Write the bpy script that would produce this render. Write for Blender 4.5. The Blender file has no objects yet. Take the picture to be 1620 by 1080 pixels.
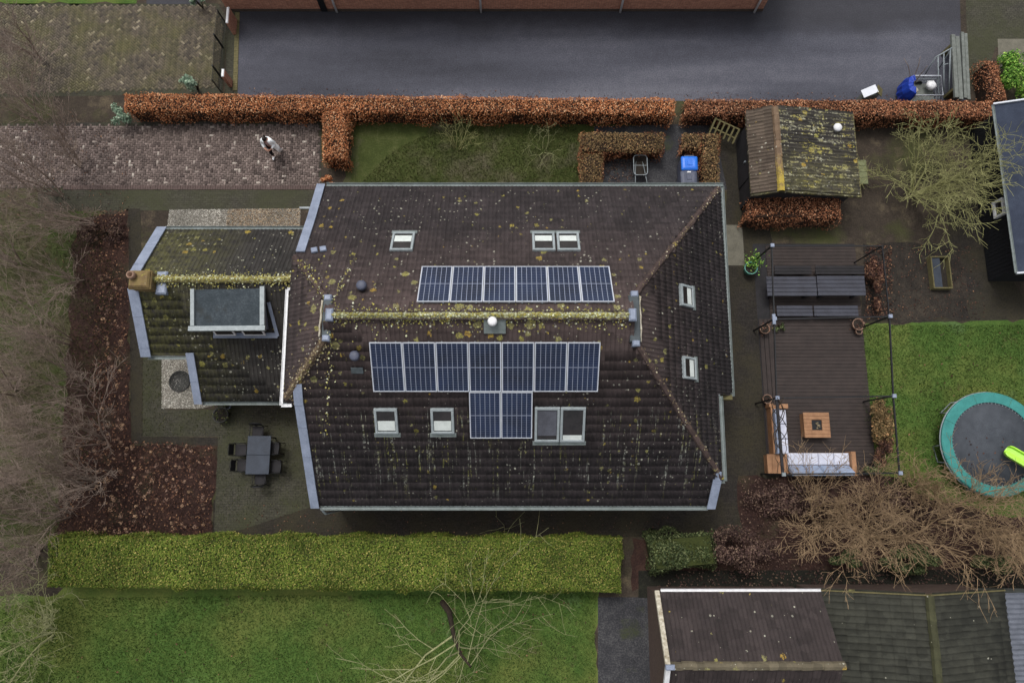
import bpy, math, random
import numpy as np
from mathutils import Vector, Matrix

# ------------------------------------------------------------------ camera, sky, sun, exposure
scene = bpy.context.scene
COL = scene.collection
F_PX, TILT, CAM_H = 1080.0, 0.1831, 27.8          # focal length in photo pixels, tilt off vertical, flying height
cam_data = bpy.data.cameras.new('drone_camera')
cam_data.sensor_width = 36.0
cam_data.lens = 36.0 * F_PX / 1620.0
cam_data.clip_end = 2000.0
cam = bpy.data.objects.new('drone_camera', cam_data)
cam.location = (0, 0, CAM_H)
cam.rotation_euler = (TILT, 0, 0)
COL.objects.link(cam)
scene.camera = cam

SUN_EL, SUN_AZ = math.radians(64), math.radians(-25)   # soft light, from a little north (top of the picture)
world = bpy.data.worlds.new('World')
scene.world = world
world.use_nodes = True
wn = world.node_tree.nodes
bg = wn['Background']
sky = wn.new('ShaderNodeTexSky')
sky.sky_type = 'NISHITA'
sky.sun_disc = False
sky.sun_elevation = SUN_EL
sky.sun_rotation = SUN_AZ
sky.air_density = 1.0
sky.dust_density = 5.0
sky.ozone_density = 1.0
hs = wn.new('ShaderNodeHueSaturation')                 # cloud cover: the sky's light is nearly grey
hs.inputs['Saturation'].default_value = 0.22
world.node_tree.links.new(sky.outputs[0], hs.inputs['Color'])
world.node_tree.links.new(hs.outputs[0], bg.inputs['Color'])
bg.inputs['Strength'].default_value = 0.15
sd = bpy.data.lights.new('sun', 'SUN')
sd.energy = 0.95
sd.angle = math.radians(14)
sd.color = (1.0, 0.97, 0.93)
sun = bpy.data.objects.new('sun', sd)
sun.location = (0, 40, 60)
dirv = Vector((math.sin(SUN_AZ) * math.cos(SUN_EL), math.cos(SUN_AZ) * math.cos(SUN_EL), math.sin(SUN_EL)))
sun.rotation_euler = dirv.to_track_quat('Z', 'Y').to_euler()
COL.objects.link(sun)
scene.view_settings.view_transform = 'Standard'
scene.view_settings.look = 'None'
scene.view_settings.gamma = 1.0
scene.view_settings.exposure = 0.24
scene.view_settings.use_curve_mapping = False

# ------------------------------------------------------------------ helpers
random.seed(7)
RNG = np.random.default_rng(7)
CT, ST = math.cos(TILT), math.sin(TILT)

def ray(px, py):
    x, y = (px - 810) / F_PX, (540 - py) / F_PX
    return Vector((x, CT * y + ST, ST * y - CT))

def at(px, py, z=0.0):
    """surveyed position: ground plan spot of a thing whose height above ground is z"""
    d = ray(px, py)
    t = (CAM_H - z) / -d.z
    return Vector((d.x * t, d.y * t, z))

def lin(c):
    c = c / 255.0
    return c / 12.92 if c <= 0.04045 else ((c + 0.055) / 1.055) ** 2.4

def C(r, g, b, k=1.0):
    return (min(1, lin(r) * k), min(1, lin(g) * k), min(1, lin(b) * k), 1.0)

class MB:
    def __init__(s):
        s.v = []; s.f = []
    def add(s, vs, fs):
        o = len(s.v)
        s.v.extend([tuple(v) for v in vs])
        s.f.extend([tuple(i + o for i in f) for f in fs])
        return s
    def box(s, x0, x1, y0, y1, z0, z1, M=None):
        vs = [Vector(p) for p in ((x0,y0,z0),(x1,y0,z0),(x1,y1,z0),(x0,y1,z0),(x0,y0,z1),(x1,y0,z1),(x1,y1,z1),(x0,y1,z1))]
        if M is not None: vs = [M @ v for v in vs]
        return s.add(vs, [(0,3,2,1),(4,5,6,7),(0,1,5,4),(1,2,6,5),(2,3,7,6),(3,0,4,7)])
    def cbox(s, x0, x1, y0, y1, z0, z1, c=0.01, M=None):
        """box with chamfered top edges"""
        vs = [Vector(p) for p in ((x0,y0,z0),(x1,y0,z0),(x1,y1,z0),(x0,y1,z0),(x0,y0,z1-c),(x1,y0,z1-c),(x1,y1,z1-c),(x0,y1,z1-c),
              (x0+c,y0+c,z1),(x1-c,y0+c,z1),(x1-c,y1-c,z1),(x0+c,y1-c,z1))]
        if M is not None: vs = [M @ v for v in vs]
        return s.add(vs, [(0,3,2,1),(8,9,10,11)] + [(i,(i+1)%4,4+(i+1)%4,4+i) for i in range(4)] + [(4+i,4+(i+1)%4,8+(i+1)%4,8+i) for i in range(4)])
    def bar(s, p, q, w, h, up=Vector((0,0,1))):
        p, q = Vector(p), Vector(q)
        d = (q - p); L = d.length
        if L < 1e-6: return s
        d = d / L
        if abs(d.dot(up)) > 0.99: up = Vector((0,1,0))
        a = d.cross(up).normalized(); b = a.cross(d).normalized()
        vs = []
        for e in (p, q):
            for sa, sb in ((-1,-1),(1,-1),(1,1),(-1,1)):
                vs.append(e + a*(sa*w/2) + b*(sb*h/2))
        return s.add(vs, [(0,1,2,3),(7,6,5,4)] + [(i,4+i,4+(i+1)%4,(i+1)%4) for i in range(4)])
    def tube(s, pts, rads, n=8, cap=True, closed=False):
        pts = [Vector(p) for p in pts]
        if not hasattr(rads, '__len__'): rads = [rads]*len(pts)
        m = len(pts); rings = []
        prev = None
        for i, p in enumerate(pts):
            if closed: d = pts[(i+1)%m] - pts[i-1]
            else: d = pts[min(i+1,m-1)] - pts[max(i-1,0)]
            d.normalize()
            if prev is None:
                u = Vector((0,0,1)) if abs(d.z) < .9 else Vector((1,0,0))
                a = d.cross(u).normalized()
            else:
                a = (prev - d*prev.dot(d)).normalized()
            prev = a
            b = d.cross(a)
            rings.append([p + (a*math.cos(2*math.pi*k/n) + b*math.sin(2*math.pi*k/n))*rads[i] for k in range(n)])
        vs = [v for r in rings for v in r]
        fs = []
        for i in range(m if closed else m-1):
            j = (i+1) % m
            for k in range(n):
                fs.append((i*n+k, i*n+(k+1)%n, j*n+(k+1)%n, j*n+k))
        if cap and not closed:
            fs.append(tuple(range(n-1,-1,-1))); fs.append(tuple((m-1)*n+k for k in range(n)))
        return s.add(vs, fs)
    def lathe(s, prof, n=20, c=(0,0,0), M=None):
        c = Vector(c); vs = []; fs = []
        for r, z in prof:
            for k in range(n):
                v = Vector((r*math.cos(2*math.pi*k/n), r*math.sin(2*math.pi*k/n), z))
                if M is not None: v = M @ v
                vs.append(v + c)
        m = len(prof)
        for i in range(m-1):
            for k in range(n):
                fs.append((i*n+k, i*n+(k+1)%n, (i+1)*n+(k+1)%n, (i+1)*n+k))
        if prof[0][0] > 1e-4: fs.append(tuple(range(n-1,-1,-1)))
        if prof[-1][0] > 1e-4: fs.append(tuple((m-1)*n+k for k in range(n)))
        return s.add(vs, fs)
    def prism(s, poly, z0, z1):
        n = len(poly)
        vs = [(p[0],p[1],z0) for p in poly] + [(p[0],p[1],z1) for p in poly]
        return s.add(vs, [tuple(range(n-1,-1,-1)), tuple(range(n,2*n))] + [(i,(i+1)%n,n+(i+1)%n,n+i) for i in range(n)])
    def build(s, name, mat, parent=None, smooth=False):
        me = bpy.data.meshes.new(name)
        me.from_pydata(s.v, [], s.f)
        if smooth: me.polygons.foreach_set('use_smooth', [True]*len(me.polygons))
        me.update()
        return link(name, me, mat, parent)

def link(name, me, mat, parent=None):
    if mat is not None and len(me.materials) == 0: me.materials.append(mat)
    o = bpy.data.objects.new(name, me)
    COL.objects.link(o)
    put(o, parent)
    return o

def put(o, parent):
    if parent is not None:
        o.parent = parent
        if parent.type == 'EMPTY':
            o.matrix_parent_inverse = Matrix.Translation(parent.location).inverted()

def fast(name, V, Fq, mat, parent=None, tint=None):
    """numpy mesh: V (n,3), Fq (m,k)"""
    V = np.asarray(V, dtype=np.float32); Fq = np.asarray(Fq, dtype=np.int32)
    me = bpy.data.meshes.new(name)
    m, k = Fq.shape
    me.vertices.add(len(V)); me.vertices.foreach_set('co', V.ravel())
    me.loops.add(m*k); me.loops.foreach_set('vertex_index', Fq.ravel())
    me.polygons.add(m); me.polygons.foreach_set('loop_start', np.arange(0, m*k, k, dtype=np.int32))
    me.polygons.foreach_set('loop_total', np.full(m, k, dtype=np.int32))
    if tint is not None:
        a = me.attributes.new('tint', 'FLOAT', 'FACE')
        a.data.foreach_set('value', np.asarray(tint, dtype=np.float32))
    me.update(calc_edges=True); me.validate()
    return link(name, me, mat, parent)

def tag(o, label=None, cat=None, group=None, kind=None):
    if label: o['label'] = label
    if cat: o['category'] = cat
    if group: o['group'] = group
    if kind: o['kind'] = kind
    return o

def thing(name, label, cat, loc=(0,0,0), group=None):
    o = bpy.data.objects.new(name, None)
    o.empty_display_size = 0.2
    o.location = loc
    COL.objects.link(o)
    return tag(o, label, cat, group)

def copy_tree(o, parent=None):
    c = o.copy(); COL.objects.link(c); c.parent = parent
    for ch in o.children: copy_tree(ch, c)
    return c

def struct(name, obj):
    obj['kind'] = 'structure'; return obj

def frame(o, u, v, n):
    M = Matrix.Identity(4)
    for i in range(3):
        M[i][0] = u[i]; M[i][1] = v[i]; M[i][2] = n[i]; M[i][3] = o[i]
    return M

def hit(px, py, o, n):
    d = ray(px, py); c = Vector((0,0,CAM_H))
    return c + d * ((o - c).dot(n) / d.dot(n))

# ------------------------------------------------------------------ materials
class NG:
    def __init__(s, name):
        s.m = bpy.data.materials.new(name); s.m.use_nodes = True
        s.nt = s.m.node_tree; s.b = s.nt.nodes['Principled BSDF']
        s.pos = s.nt.nodes.new('ShaderNodeNewGeometry').outputs['Position']
    def n(s, t, **kw):
        x = s.nt.nodes.new(t)
        for k, v in kw.items(): setattr(x, k, v)
        return x
    def put(s, sock, v):
        if hasattr(v, 'is_output'): s.nt.links.new(v, sock)
        else: sock.default_value = v
    def mapv(s, scale=(1,1,1), loc=(0,0,0), rot=(0,0,0)):
        x = s.n('ShaderNodeMapping'); s.put(x.inputs[0], s.pos)
        x.inputs['Scale'].default_value = scale; x.inputs['Location'].default_value = loc; x.inputs['Rotation'].default_value = rot
        return x.outputs[0]
    def noise(s, scale, detail=3, rough=.6, vec=None, dist=0):
        x = s.n('ShaderNodeTexNoise'); s.put(x.inputs['Vector'], vec or s.pos)
        x.inputs['Scale'].default_value = scale; x.inputs['Detail'].default_value = detail
        x.inputs['Roughness'].default_value = rough; x.inputs['Distortion'].default_value = dist
        return x.outputs[0]
    def vor(s, scale, vec=None, rnd=1.0):
        x = s.n('ShaderNodeTexVoronoi'); s.put(x.inputs['Vector'], vec or s.pos); x.inputs['Scale'].default_value = scale
        x.inputs['Randomness'].default_value = rnd
        return x.outputs['Distance'], x.outputs['Color']
    def math(s, op, a, b=0.0, clamp=False):
        x = s.n('ShaderNodeMath', operation=op); x.use_clamp = clamp
        s.put(x.inputs[0], a); s.put(x.inputs[1], b); return x.outputs[0]
    def ramp(s, fac, stops, interp='LINEAR'):
        x = s.n('ShaderNodeValToRGB'); s.put(x.inputs[0], fac); e = x.color_ramp; e.interpolation = interp
        while len(e.elements) < len(stops): e.elements.new(0.5)
        for i, (p, c) in enumerate(stops):
            e.elements[i].position = p; e.elements[i].color = c if hasattr(c, '__len__') else (c, c, c, 1)
        return x.outputs[0]
    def mix(s, fac, a, b, mode='MIX'):
        x = s.n('ShaderNodeMix', data_type='RGBA', blend_type=mode)
        s.put(x.inputs[0], fac); s.put(x.inputs[6], a); s.put(x.inputs[7], b); return x.outputs[2]
    def sep(s):
        x = s.n('ShaderNodeSeparateXYZ'); s.put(x.inputs[0], s.pos); return x.outputs
    def attr(s, name='tint'):
        x = s.n('ShaderNodeAttribute', attribute_name=name); return x.outputs['Fac']
    def out(s, color, rough=.8, bump=None, bd=.01, bs=.6, spec=.3, metal=0):
        s.put(s.b.inputs['Base Color'], color); s.put(s.b.inputs['Roughness'], rough)
        s.b.inputs['Specular IOR Level'].default_value = spec; s.put(s.b.inputs['Metallic'], metal)
        if bump is not None:
            x = s.n('ShaderNodeBump'); x.inputs['Distance'].default_value = bd; x.inputs['Strength'].default_value = bs
            s.put(x.inputs['Height'], bump); s.put(s.b.inputs['Normal'], x.outputs[0])
        return s.m

def m_plain(name, c1, c2=None, scale=6, rough=.7, spec=.3, metal=0, bd=.004, detail=4):
    g = NG(name)
    c2 = c2 or tuple(x*.75 for x in c1[:3]) + (1,)
    n = g.noise(scale, detail); n2 = g.noise(scale*7, 2)
    f = g.math('ADD', g.math('MULTIPLY', n, .65), g.math('MULTIPLY', n2, .35))
    return g.out(g.ramp(f, [(.32, c2), (.68, c1)]), rough, n2, bd, .5, spec, metal)

def m_ground(name, stops, big=.5, mid=3, fine=15, bd=.02, rough=.95, wts=(.3,.3,.4), patches=None):
    """patches: list of (scale, threshold lo, hi, colour, seed)"""
    g = NG(name)
    a, b, c = g.noise(big, 3), g.noise(mid, 4), g.noise(fine, 3, .7)
    f = g.math('ADD', g.math('ADD', g.math('MULTIPLY', a, wts[0]), g.math('MULTIPLY', b, wts[1])), g.math('MULTIPLY', c, wts[2]))
    col = g.ramp(f, stops)
    for (sc, lo, hi, pc, sd_) in (patches or []):
        m = g.ramp(g.noise(sc, 4, .65, g.mapv(loc=(sd_, sd_*1.7, 0))), [(lo, 0), (hi, 1)])
        m = g.math('MULTIPLY', m, g.ramp(c, [(.3, .35), (.62, 1)]))
        col = g.mix(m, col, pc)
    return g.out(col, rough, c, bd, .8, .2)

def m_leaf(name, stops, rough=.75, spec=.2):
    g = NG(name)
    col = g.ramp(g.attr(), stops)
    m = g.ramp(g.noise(.9, 4, .65), [(.3, .55), (.7, 1.25)])
    return g.out(g.mix(1.0, col, m, 'MULTIPLY'), rough, spec=spec)

def m_tile(name, dark, light, white=.6, yellow=.7, moss=None, streak=None, top=None, streak_y=None, rows=None):
    """concrete/clay roof tile with lichen; moss=(axis, lo, hi, colour, amount)"""
    g = NG(name)
    n1, n2, n3 = g.noise(.55, 3), g.noise(4.5, 4, .7), g.noise(17, 4, .75)
    f = g.math('ADD', g.math('ADD', g.math('MULTIPLY', n1, .35), g.math('MULTIPLY', n2, .35)), g.math('MULTIPLY', n3, .3))
    col = g.ramp(f, [(.34, dark), (.66, light)])
    if top is not None:                            # sun-bleached, drier tiles towards the ridge
        hz0 = g.math('DIVIDE', g.math('SUBTRACT', g.math('ADD', g.sep()[2], g.math('MULTIPLY', n1, 1.5)), 4.6), 2.6, True)
        col = g.mix(g.math('MULTIPLY', hz0, .5), col, C(84, 70, 66))
    # tile to tile change of tone
    _, tc = g.vor(3.4, rnd=.35)
    tv = g.n('ShaderNodeSeparateColor'); g.put(tv.inputs[0], tc)
    col = g.mix(1.0, col, g.ramp(tv.outputs[0], [(0, .78), (1, 1.25)]), 'MULTIPLY')
    # fine pale lichen specks
    d, c = g.vor(7.0); cs = g.n('ShaderNodeSeparateColor'); g.put(cs.inputs[0], c)
    zone = g.ramp(g.noise(.8, 3, .6, g.mapv(loc=(31, 7, 3))), [(.42, 0), (.62, 1)])
    lim = g.math('MULTIPLY', g.math('MULTIPLY', cs.outputs[1], .34), g.math('ADD', g.math('MULTIPLY', zone, .7), .3))
    m = g.math('MULTIPLY', g.math('LESS_THAN', d, lim), g.math('GREATER_THAN', cs.outputs[0], 1 - white))
    col = g.mix(g.math('MULTIPLY', m, g.math('ADD', g.math('MULTIPLY', cs.outputs[2], .55), .35)), col, C(176, 174, 158))
    # larger yellow-green crusts
    wob = g.noise(14, 2); d2, c2 = g.vor(3.1); cs2 = g.n('ShaderNodeSeparateColor'); g.put(cs2.inputs[0], c2)
    zone2 = g.ramp(g.noise(.33, 2, .5, g.mapv(loc=(5, 77, 3))), [(.42, .3), (.6, 1)])
    if top is not None:
        hz = g.math('DIVIDE', g.math('SUBTRACT', g.sep()[2], top[0]), top[1]-top[0], True)
        zone2 = g.math('ADD', g.math('MULTIPLY', zone2, .7), g.math('MULTIPLY', hz, .75))
    lim2 = g.math('MULTIPLY', g.math('MULTIPLY', cs2.outputs[1], .42), zone2)
    m2 = g.math('MULTIPLY', g.math('LESS_THAN', g.math('ADD', d2, g.math('MULTIPLY', g.math('SUBTRACT', wob, .5), .55)), lim2), g.math('GREATER_THAN', cs2.outputs[0], 1 - yellow))
    m2 = g.math('MULTIPLY', m2, g.ramp(n3, [(.38, .1), (.55, .9)]))
    ycol = g.ramp(cs2.outputs[2], [(.3, C(140, 136, 88)), (.65, C(150, 144, 70)), (.95, C(172, 142, 62))])
    col = g.mix(m2, col, ycol)
    if streak:                                     # run-off streaks below windows and panels, along the slope
        sn = g.noise(1.0, 3, .7, g.mapv(scale=(11, .4, .4)))
        sn2 = g.noise(9, 3, .7, g.mapv(loc=(3, 3, 3)))
        ms = g.math('MULTIPLY', g.ramp(sn, [(.57, 0), (.62, 1)]), g.ramp(sn2, [(.48, 0), (.55, .85)]))
        ys = g.sep()[1]
        ms = g.math('MULTIPLY', ms, g.math('MULTIPLY', g.ramp(g.math('MULTIPLY', g.math('SUBTRACT', streak_y[0], ys), 1.0), [(0, 0), (.25, 1)]),
                                            g.ramp(g.math('SUBTRACT', ys, streak_y[1]), [(0, 0), (1, 1)])))
        col = g.mix(g.math('MULTIPLY', ms, streak), col, g.ramp(g.noise(1.3, 2), [(.42, C(170, 172, 160)), (.56, C(140, 138, 74))]))
    if rows:                                       # lichen growing along the edges of the courses
        rn = g.noise(1.0, 3, .7, g.mapv(scale=(1.1, 6.5, 1))); rn2 = g.noise(11, 3, .7, g.mapv(loc=(2, 8, 1)))
        mr = g.math('MULTIPLY', g.ramp(rn, [(.5, 0), (.6, 1)]), g.ramp(rn2, [(.48, 0), (.56, .9)]))
        col = g.mix(g.math('MULTIPLY', mr, rows), col, g.ramp(g.noise(1.5, 2), [(.4, C(160, 150, 76)), (.6, C(176, 174, 150))]))
    for (ax, lo, hi, mc, amt) in (moss or []):
        q = g.sep()[ax]
        mm = g.math('DIVIDE', g.math('SUBTRACT', q, lo), hi - lo, True)
        nz = g.ramp(g.noise(5, 4, .75, g.mapv(loc=(9, 2, 4))), [(.36, 0), (.6, 1)])
        mm = g.math('MULTIPLY', g.math('MULTIPLY', mm, nz), amt)
        col = g.mix(mm, col, mc)
    return g.out(col, .85, n3, .006, .7, .25)

MAT = {}
MAT['soil'] = m_ground('soil', [(.3, C(34, 30, 27)), (.5, C(58, 51, 44)), (.7, C(84, 74, 62))], patches=[(.35, .5, .66, C(66, 70, 38), 3), (1.2, .54, .7, C(92, 82, 66), 11)])
MAT['moss_ground'] = m_ground('moss_ground', [(.3, C(40, 40, 28)), (.5, C(66, 64, 44)), (.7, C(96, 90, 68))], patches=[(.3, .46, .64, C(60, 76, 32), 21), (.55, .5, .66, C(88, 76, 66), 5)])
MAT['lawn'] = m_ground('lawn', [(.3, C(38, 58, 24)), (.5, C(66, 90, 38)), (.7, C(96, 116, 58))], big=.22, patches=[(.18, .46, .62, C(98, 104, 52), 4), (.5, .6, .75, C(84, 104, 66), 9), (1.1, .62, .72, C(78, 70, 48), 17)])
MAT['lawn_dull'] = m_ground('lawn_dull', [(.3, C(36, 46, 20)), (.5, C(60, 68, 32)), (.7, C(92, 92, 60))], patches=[(.4, .5, .64, C(88, 82, 66), 14)])  # duller, more olive turf than the main lawn
MAT['asphalt'] = m_ground('asphalt', [(.3, C(42, 43, 50)), (.5, C(68, 69, 78)), (.72, C(108, 108, 115))], big=.18, mid=1.2, fine=17, bd=.008, rough=.75, wts=(.22,.18,.6))
g = NG('road_asphalt')
a_, b_, c_ = g.noise(.3, 3, .5, g.mapv(scale=(.22, 1.6, 1))), g.noise(2.2, 3), g.noise(17, 4, .75)
f_ = g.math('ADD', g.math('ADD', g.math('MULTIPLY', a_, .5), g.math('MULTIPLY', b_, .1)), g.math('MULTIPLY', c_, .4))
col_ = g.ramp(f_, [(.3, C(36, 37, 44)), (.5, C(70, 71, 80)), (.7, C(108, 108, 116))])
damp_shade = g.math('DIVIDE', g.math('SUBTRACT', g.math('ADD', g.sep()[1], g.math('MULTIPLY', g.math('SUBTRACT', g.noise(.35, 3), .5), 1.5)), 18.9), 1.1, True)
col_ = g.mix(g.math('MULTIPLY', damp_shade, .6), col_, C(34, 33, 35))            # moss, damp and the wall's shade, painted as one dark strip
MAT['asphalt'] = g.out(col_, .75, c_, .008, .8, .25)
MAT['dark_asphalt'] = m_ground('dark_asphalt', [(.3, C(34, 34, 36)), (.5, C(54, 54, 57)), (.72, C(96, 95, 94))], big=.4, mid=2.4, fine=17, bd=.008, wts=(.25,.25,.5), patches=[(.8, .58, .7, C(58, 62, 44), 6)])
MAT['gravel_bed'] = m_ground('gravel_bed', [(.3, C(70, 66, 58)), (.7, C(150, 146, 136))], fine=34)
MAT['litter_bed'] = m_ground('litter_bed', [(.3, C(28, 20, 19)), (.5, C(52, 37, 33)), (.7, C(82, 60, 50))], patches=[(.8, .54, .68, C(62, 56, 42), 8)])
MAT['dark_bed'] = m_ground('dark_bed', [(.3, C(26, 24, 23)), (.5, C(44, 40, 36)), (.7, C(72, 64, 55))])
MAT['dry_verge'] = m_ground('dry_verge', [(.3, C(74, 66, 52)), (.5, C(98, 88, 70)), (.7, C(124, 112, 88))])

def m_paver(name, c1, c2, moss_c, moss=.5, bw=.2, bh=.1, joint=C(38,36,30), rot=0):
    g = NG(name)
    t = g.n('ShaderNodeTexBrick'); g.put(t.inputs['Vector'], g.mapv(rot=(0,0,rot)))
    t.inputs['Color1'].default_value = c1; t.inputs['Color2'].default_value = c2; t.inputs['Mortar'].default_value = joint
    t.inputs['Scale'].default_value = 1.0; t.inputs['Brick Width'].default_value = bw; t.inputs['Row Height'].default_value = bh
    t.inputs['Mortar Size'].default_value = .006
    n = g.noise(15, 4, .75)
    col = g.mix(1.0, t.outputs[0], g.ramp(n, [(.3, .45), (.7, 1.6)]), 'MULTIPLY')
    m = g.ramp(g.noise(.55, 4, .65), [(.5-.25*moss, 0), (.62, 1)])
    col = g.mix(g.math('MULTIPLY', m, g.ramp(n, [(.35, .3), (.6, .9)])), col, moss_c)
    return g.out(col, .9, n, .008, .6, .2)

MAT['path'] = m_paver('path_pavers', C(62, 58, 55), C(50, 47, 45), C(60, 62, 40), .55)
MAT['path_dark'] = m_paver('path_dark_pavers', C(48, 44, 41), C(39, 36, 34), C(56, 52, 38), .5)
MAT['path_moss'] = m_paver('path_mossy_pavers', C(70, 67, 60), C(57, 55, 49), C(60, 62, 42), .65)
MAT['slab'] = m_plain('concrete_slab', C(112, 108, 96), C(84, 82, 72), 3, .9)

g = NG('paving_brick')                                           # herringbone bricks, one tone per brick
MAT['brick_pink'] = g.out(g.mix(1.0, g.ramp(g.attr(), [(0, C(70, 61, 58)), (.45, C(104, 92, 87)), (.8, C(127, 113, 107)), (1, C(172, 162, 152))]), g.ramp(g.noise(26, 3, .7), [(.3, .7), (.7, 1.25)]), 'MULTIPLY'), .9, g.noise(40, 2), .004, .5, .2)
g = NG('paving_brick_grey')
c = g.ramp(g.attr(), [(0, C(70, 64, 58)), (.5, C(94, 86, 76)), (.85, C(112, 103, 86)), (1, C(146, 136, 116))])
c = g.mix(g.ramp(g.noise(.6, 4), [(.45, 0), (.65, .7)]), c, C(94, 92, 58))
MAT['brick_grey'] = g.out(g.mix(1.0, c, g.ramp(g.noise(26, 3, .7), [(.3, .7), (.7, 1.25)]), 'MULTIPLY'), .9, g.noise(40, 2), .004, .5, .2)
g = NG('wall_brick')
t = g.n('ShaderNodeTexBrick'); mp = g.n('ShaderNodeCombineXYZ'); sx = g.sep()
g.put(mp.inputs[0], g.math('ADD', sx[0], sx[1])); g.put(mp.inputs[1], sx[2]); g.put(t.inputs['Vector'], mp.outputs[0])
t.inputs['Color1'].default_value = C(196, 138, 112); t.inputs['Color2'].default_value = C(170, 114, 92); t.inputs['Mortar'].default_value = C(112, 102, 94)
t.inputs['Scale'].default_value = 1; t.inputs['Brick Width'].default_value = .22; t.inputs['Row Height'].default_value = .0625; t.inputs['Mortar Size'].default_value = .008
MAT['wall_brick'] = g.out(g.mix(1.0, t.outputs[0], g.ramp(g.noise(9, 4, .7), [(.3, .7), (.7, 1.2)]), 'MULTIPLY'), .9, g.noise(40), .004, .5)
# one fired brick colour for separately built courses
MAT['zinc'] = m_plain('lead_sheet', C(140, 149, 168), C(108, 117, 134), 2.5, .5, .5, .0)
MAT['window_haze'] = m_plain('misted_pane', C(88, 90, 98), C(60, 60, 66), 3, .3)
MAT['ditch'] = m_ground('shade_strip_ground', [(.3, C(20, 20, 18)), (.5, C(32, 32, 27)), (.7, C(50, 50, 40))])  # near-black ground colour standing in for shade
MAT['lichen_bit'] = m_leaf('lichen_crust', [(0, C(112, 104, 66)), (.35, C(148, 142, 76)), (.6, C(164, 154, 76)), (.75, C(170, 174, 130)), (1, C(206, 208, 184))])
MAT['debris_bit'] = m_leaf('hip_debris', [(0, C(70, 60, 50)), (.4, C(108, 94, 72)), (.75, C(142, 128, 94)), (1, C(190, 182, 156))])
MAT['brick_dark'] = m_plain('sooty_brick', C(96, 80, 72), C(70, 58, 52), 8, .9)
MAT['lead_dark'] = m_plain('old_lead', C(74, 82, 86), C(54, 60, 62), 5, .6)
MAT['gutter'] = m_plain('zinc_gutter', C(118, 126, 126), C(86, 94, 90), 4, .5, .4)
MAT['white'] = m_plain('white_paint', C(226, 226, 228), C(196, 196, 196), 5, .5)
MAT['white_worn'] = m_plain('worn_white_paint', C(206, 200, 184), C(120, 108, 84), 9, .7)
MAT['frame_grey'] = m_plain('window_aluminium', C(152, 160, 162), C(122, 130, 132), 6, .5, .4)
MAT['blind'] = m_plain('blind_cloth', C(206, 212, 208), C(180, 186, 182), 3, .8)
g = NG('dark_glass'); MAT['glass'] = g.out(g.ramp(g.noise(2, 3), [(.3, C(24, 22, 22)), (.7, C(46, 42, 42))]), .08, spec=.5)
g = NG('cell_silicon'); MAT['cell'] = g.out(g.ramp(g.noise(.8, 2), [(.3, C(15, 24, 43)), (.7, C(22, 37, 66))]), .22, spec=.5)
MAT['backsheet'] = m_plain('panel_backsheet', C(140, 147, 164), C(126, 132, 148), 2, .4)
MAT['alu'] = m_plain('aluminium_frame', C(196, 200, 208), C(176, 180, 188), 3, .4, .5)
MAT['black_metal'] = m_plain('black_metal', C(30, 31, 34), C(20, 20, 22), 5, .5)
MAT['galv'] = m_plain('galvanised_steel', C(134, 142, 146), C(104, 112, 114), 5, .5, .5)
MAT['wood'] = m_plain('oiled_wood', C(164, 124, 92), C(126, 92, 66), 4, .7)
MAT['wood_dark'] = m_plain('dark_weathered_wood', C(46, 44, 47), C(32, 31, 32), 3, .8)
MAT['wood_table'] = m_plain('dark_table_wood', C(66, 68, 78), C(48, 48, 55), 2, .6)
MAT['deck'] = m_plain('deck_board', C(62, 53, 50), C(43, 37, 35), 3, .75)
MAT['wood_grey'] = m_plain('grey_weathered_wood', C(118, 122, 118), C(84, 88, 82), 6, .85)
MAT['wood_mossy'] = m_plain('mossy_wood', C(112, 104, 70), C(78, 74, 50), 7, .9)
MAT['cushion'] = m_plain('white_cushion', C(200, 202, 214), C(180, 183, 198), 3, .9)
MAT['cushion_back'] = m_plain('grey_back_cushion', C(152, 164, 186), C(126, 138, 160), 4, .9)
MAT['teal'] = m_plain('teal_pad', C(62, 138, 132), C(46, 112, 108), 3, .6)
MAT['mat'] = m_ground('jumping_mat', [(.3, C(44, 48, 54)), (.7, C(84, 88, 94))], fine=45, bd=.003)
MAT['lime'] = m_plain('lime_plastic', C(168, 222, 66), C(150, 206, 52), 2, .35, .5)
MAT['blue'] = m_plain('blue_lid', C(30, 112, 214), C(22, 92, 190), 4, .4, .5)
MAT['bin_grey'] = m_plain('grey_bin_plastic', C(84, 88, 104), C(66, 70, 84), 4, .5)
MAT['tarp'] = m_plain('blue_tarp', C(32, 66, 170), C(18, 44, 128), 10, .5)
MAT['terracotta'] = m_plain('terracotta', C(150, 122, 104), C(116, 92, 78), 8, .85)
MAT['teal_pot'] = m_plain('teal_glazed_pot', C(110, 166, 150), C(80, 136, 124), 6, .4)
MAT['dark_pot'] = m_plain('dark_pot', C(62, 62, 60), C(44, 44, 42), 6, .7)
MAT['slate'] = m_plain('slate_table_top', C(58, 65, 76), C(42, 47, 56), 2.5, .6)
MAT['black_shed'] = m_plain('black_boarding', C(26, 27, 31), C(17, 17, 20), 6, .85)
MAT['felt'] = m_ground('roof_felt', [(.3, C(38, 43, 54)), (.5, C(52, 58, 72)), (.7, C(74, 82, 96))], fine=36, bd=.004)
MAT['felt_dark'] = m_ground('dormer_felt', [(.3, C(40, 46, 49)), (.5, C(56, 63, 68)), (.7, C(84, 90, 94))], big=.9, bd=.003, patches=[(.9, .56, .66, C(46, 46, 42), 2)])
MAT['bark_brown'] = m_plain('brown_twigs', C(156, 139, 127), C(124, 109, 98), 5, .9)
MAT['bark_tan'] = m_plain('tan_twigs', C(164, 139, 108), C(122, 102, 78), 5, .9)
MAT['bark_green'] = m_plain('mossy_twigs', C(158, 156, 106), C(122, 122, 80), 5, .9)
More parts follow.
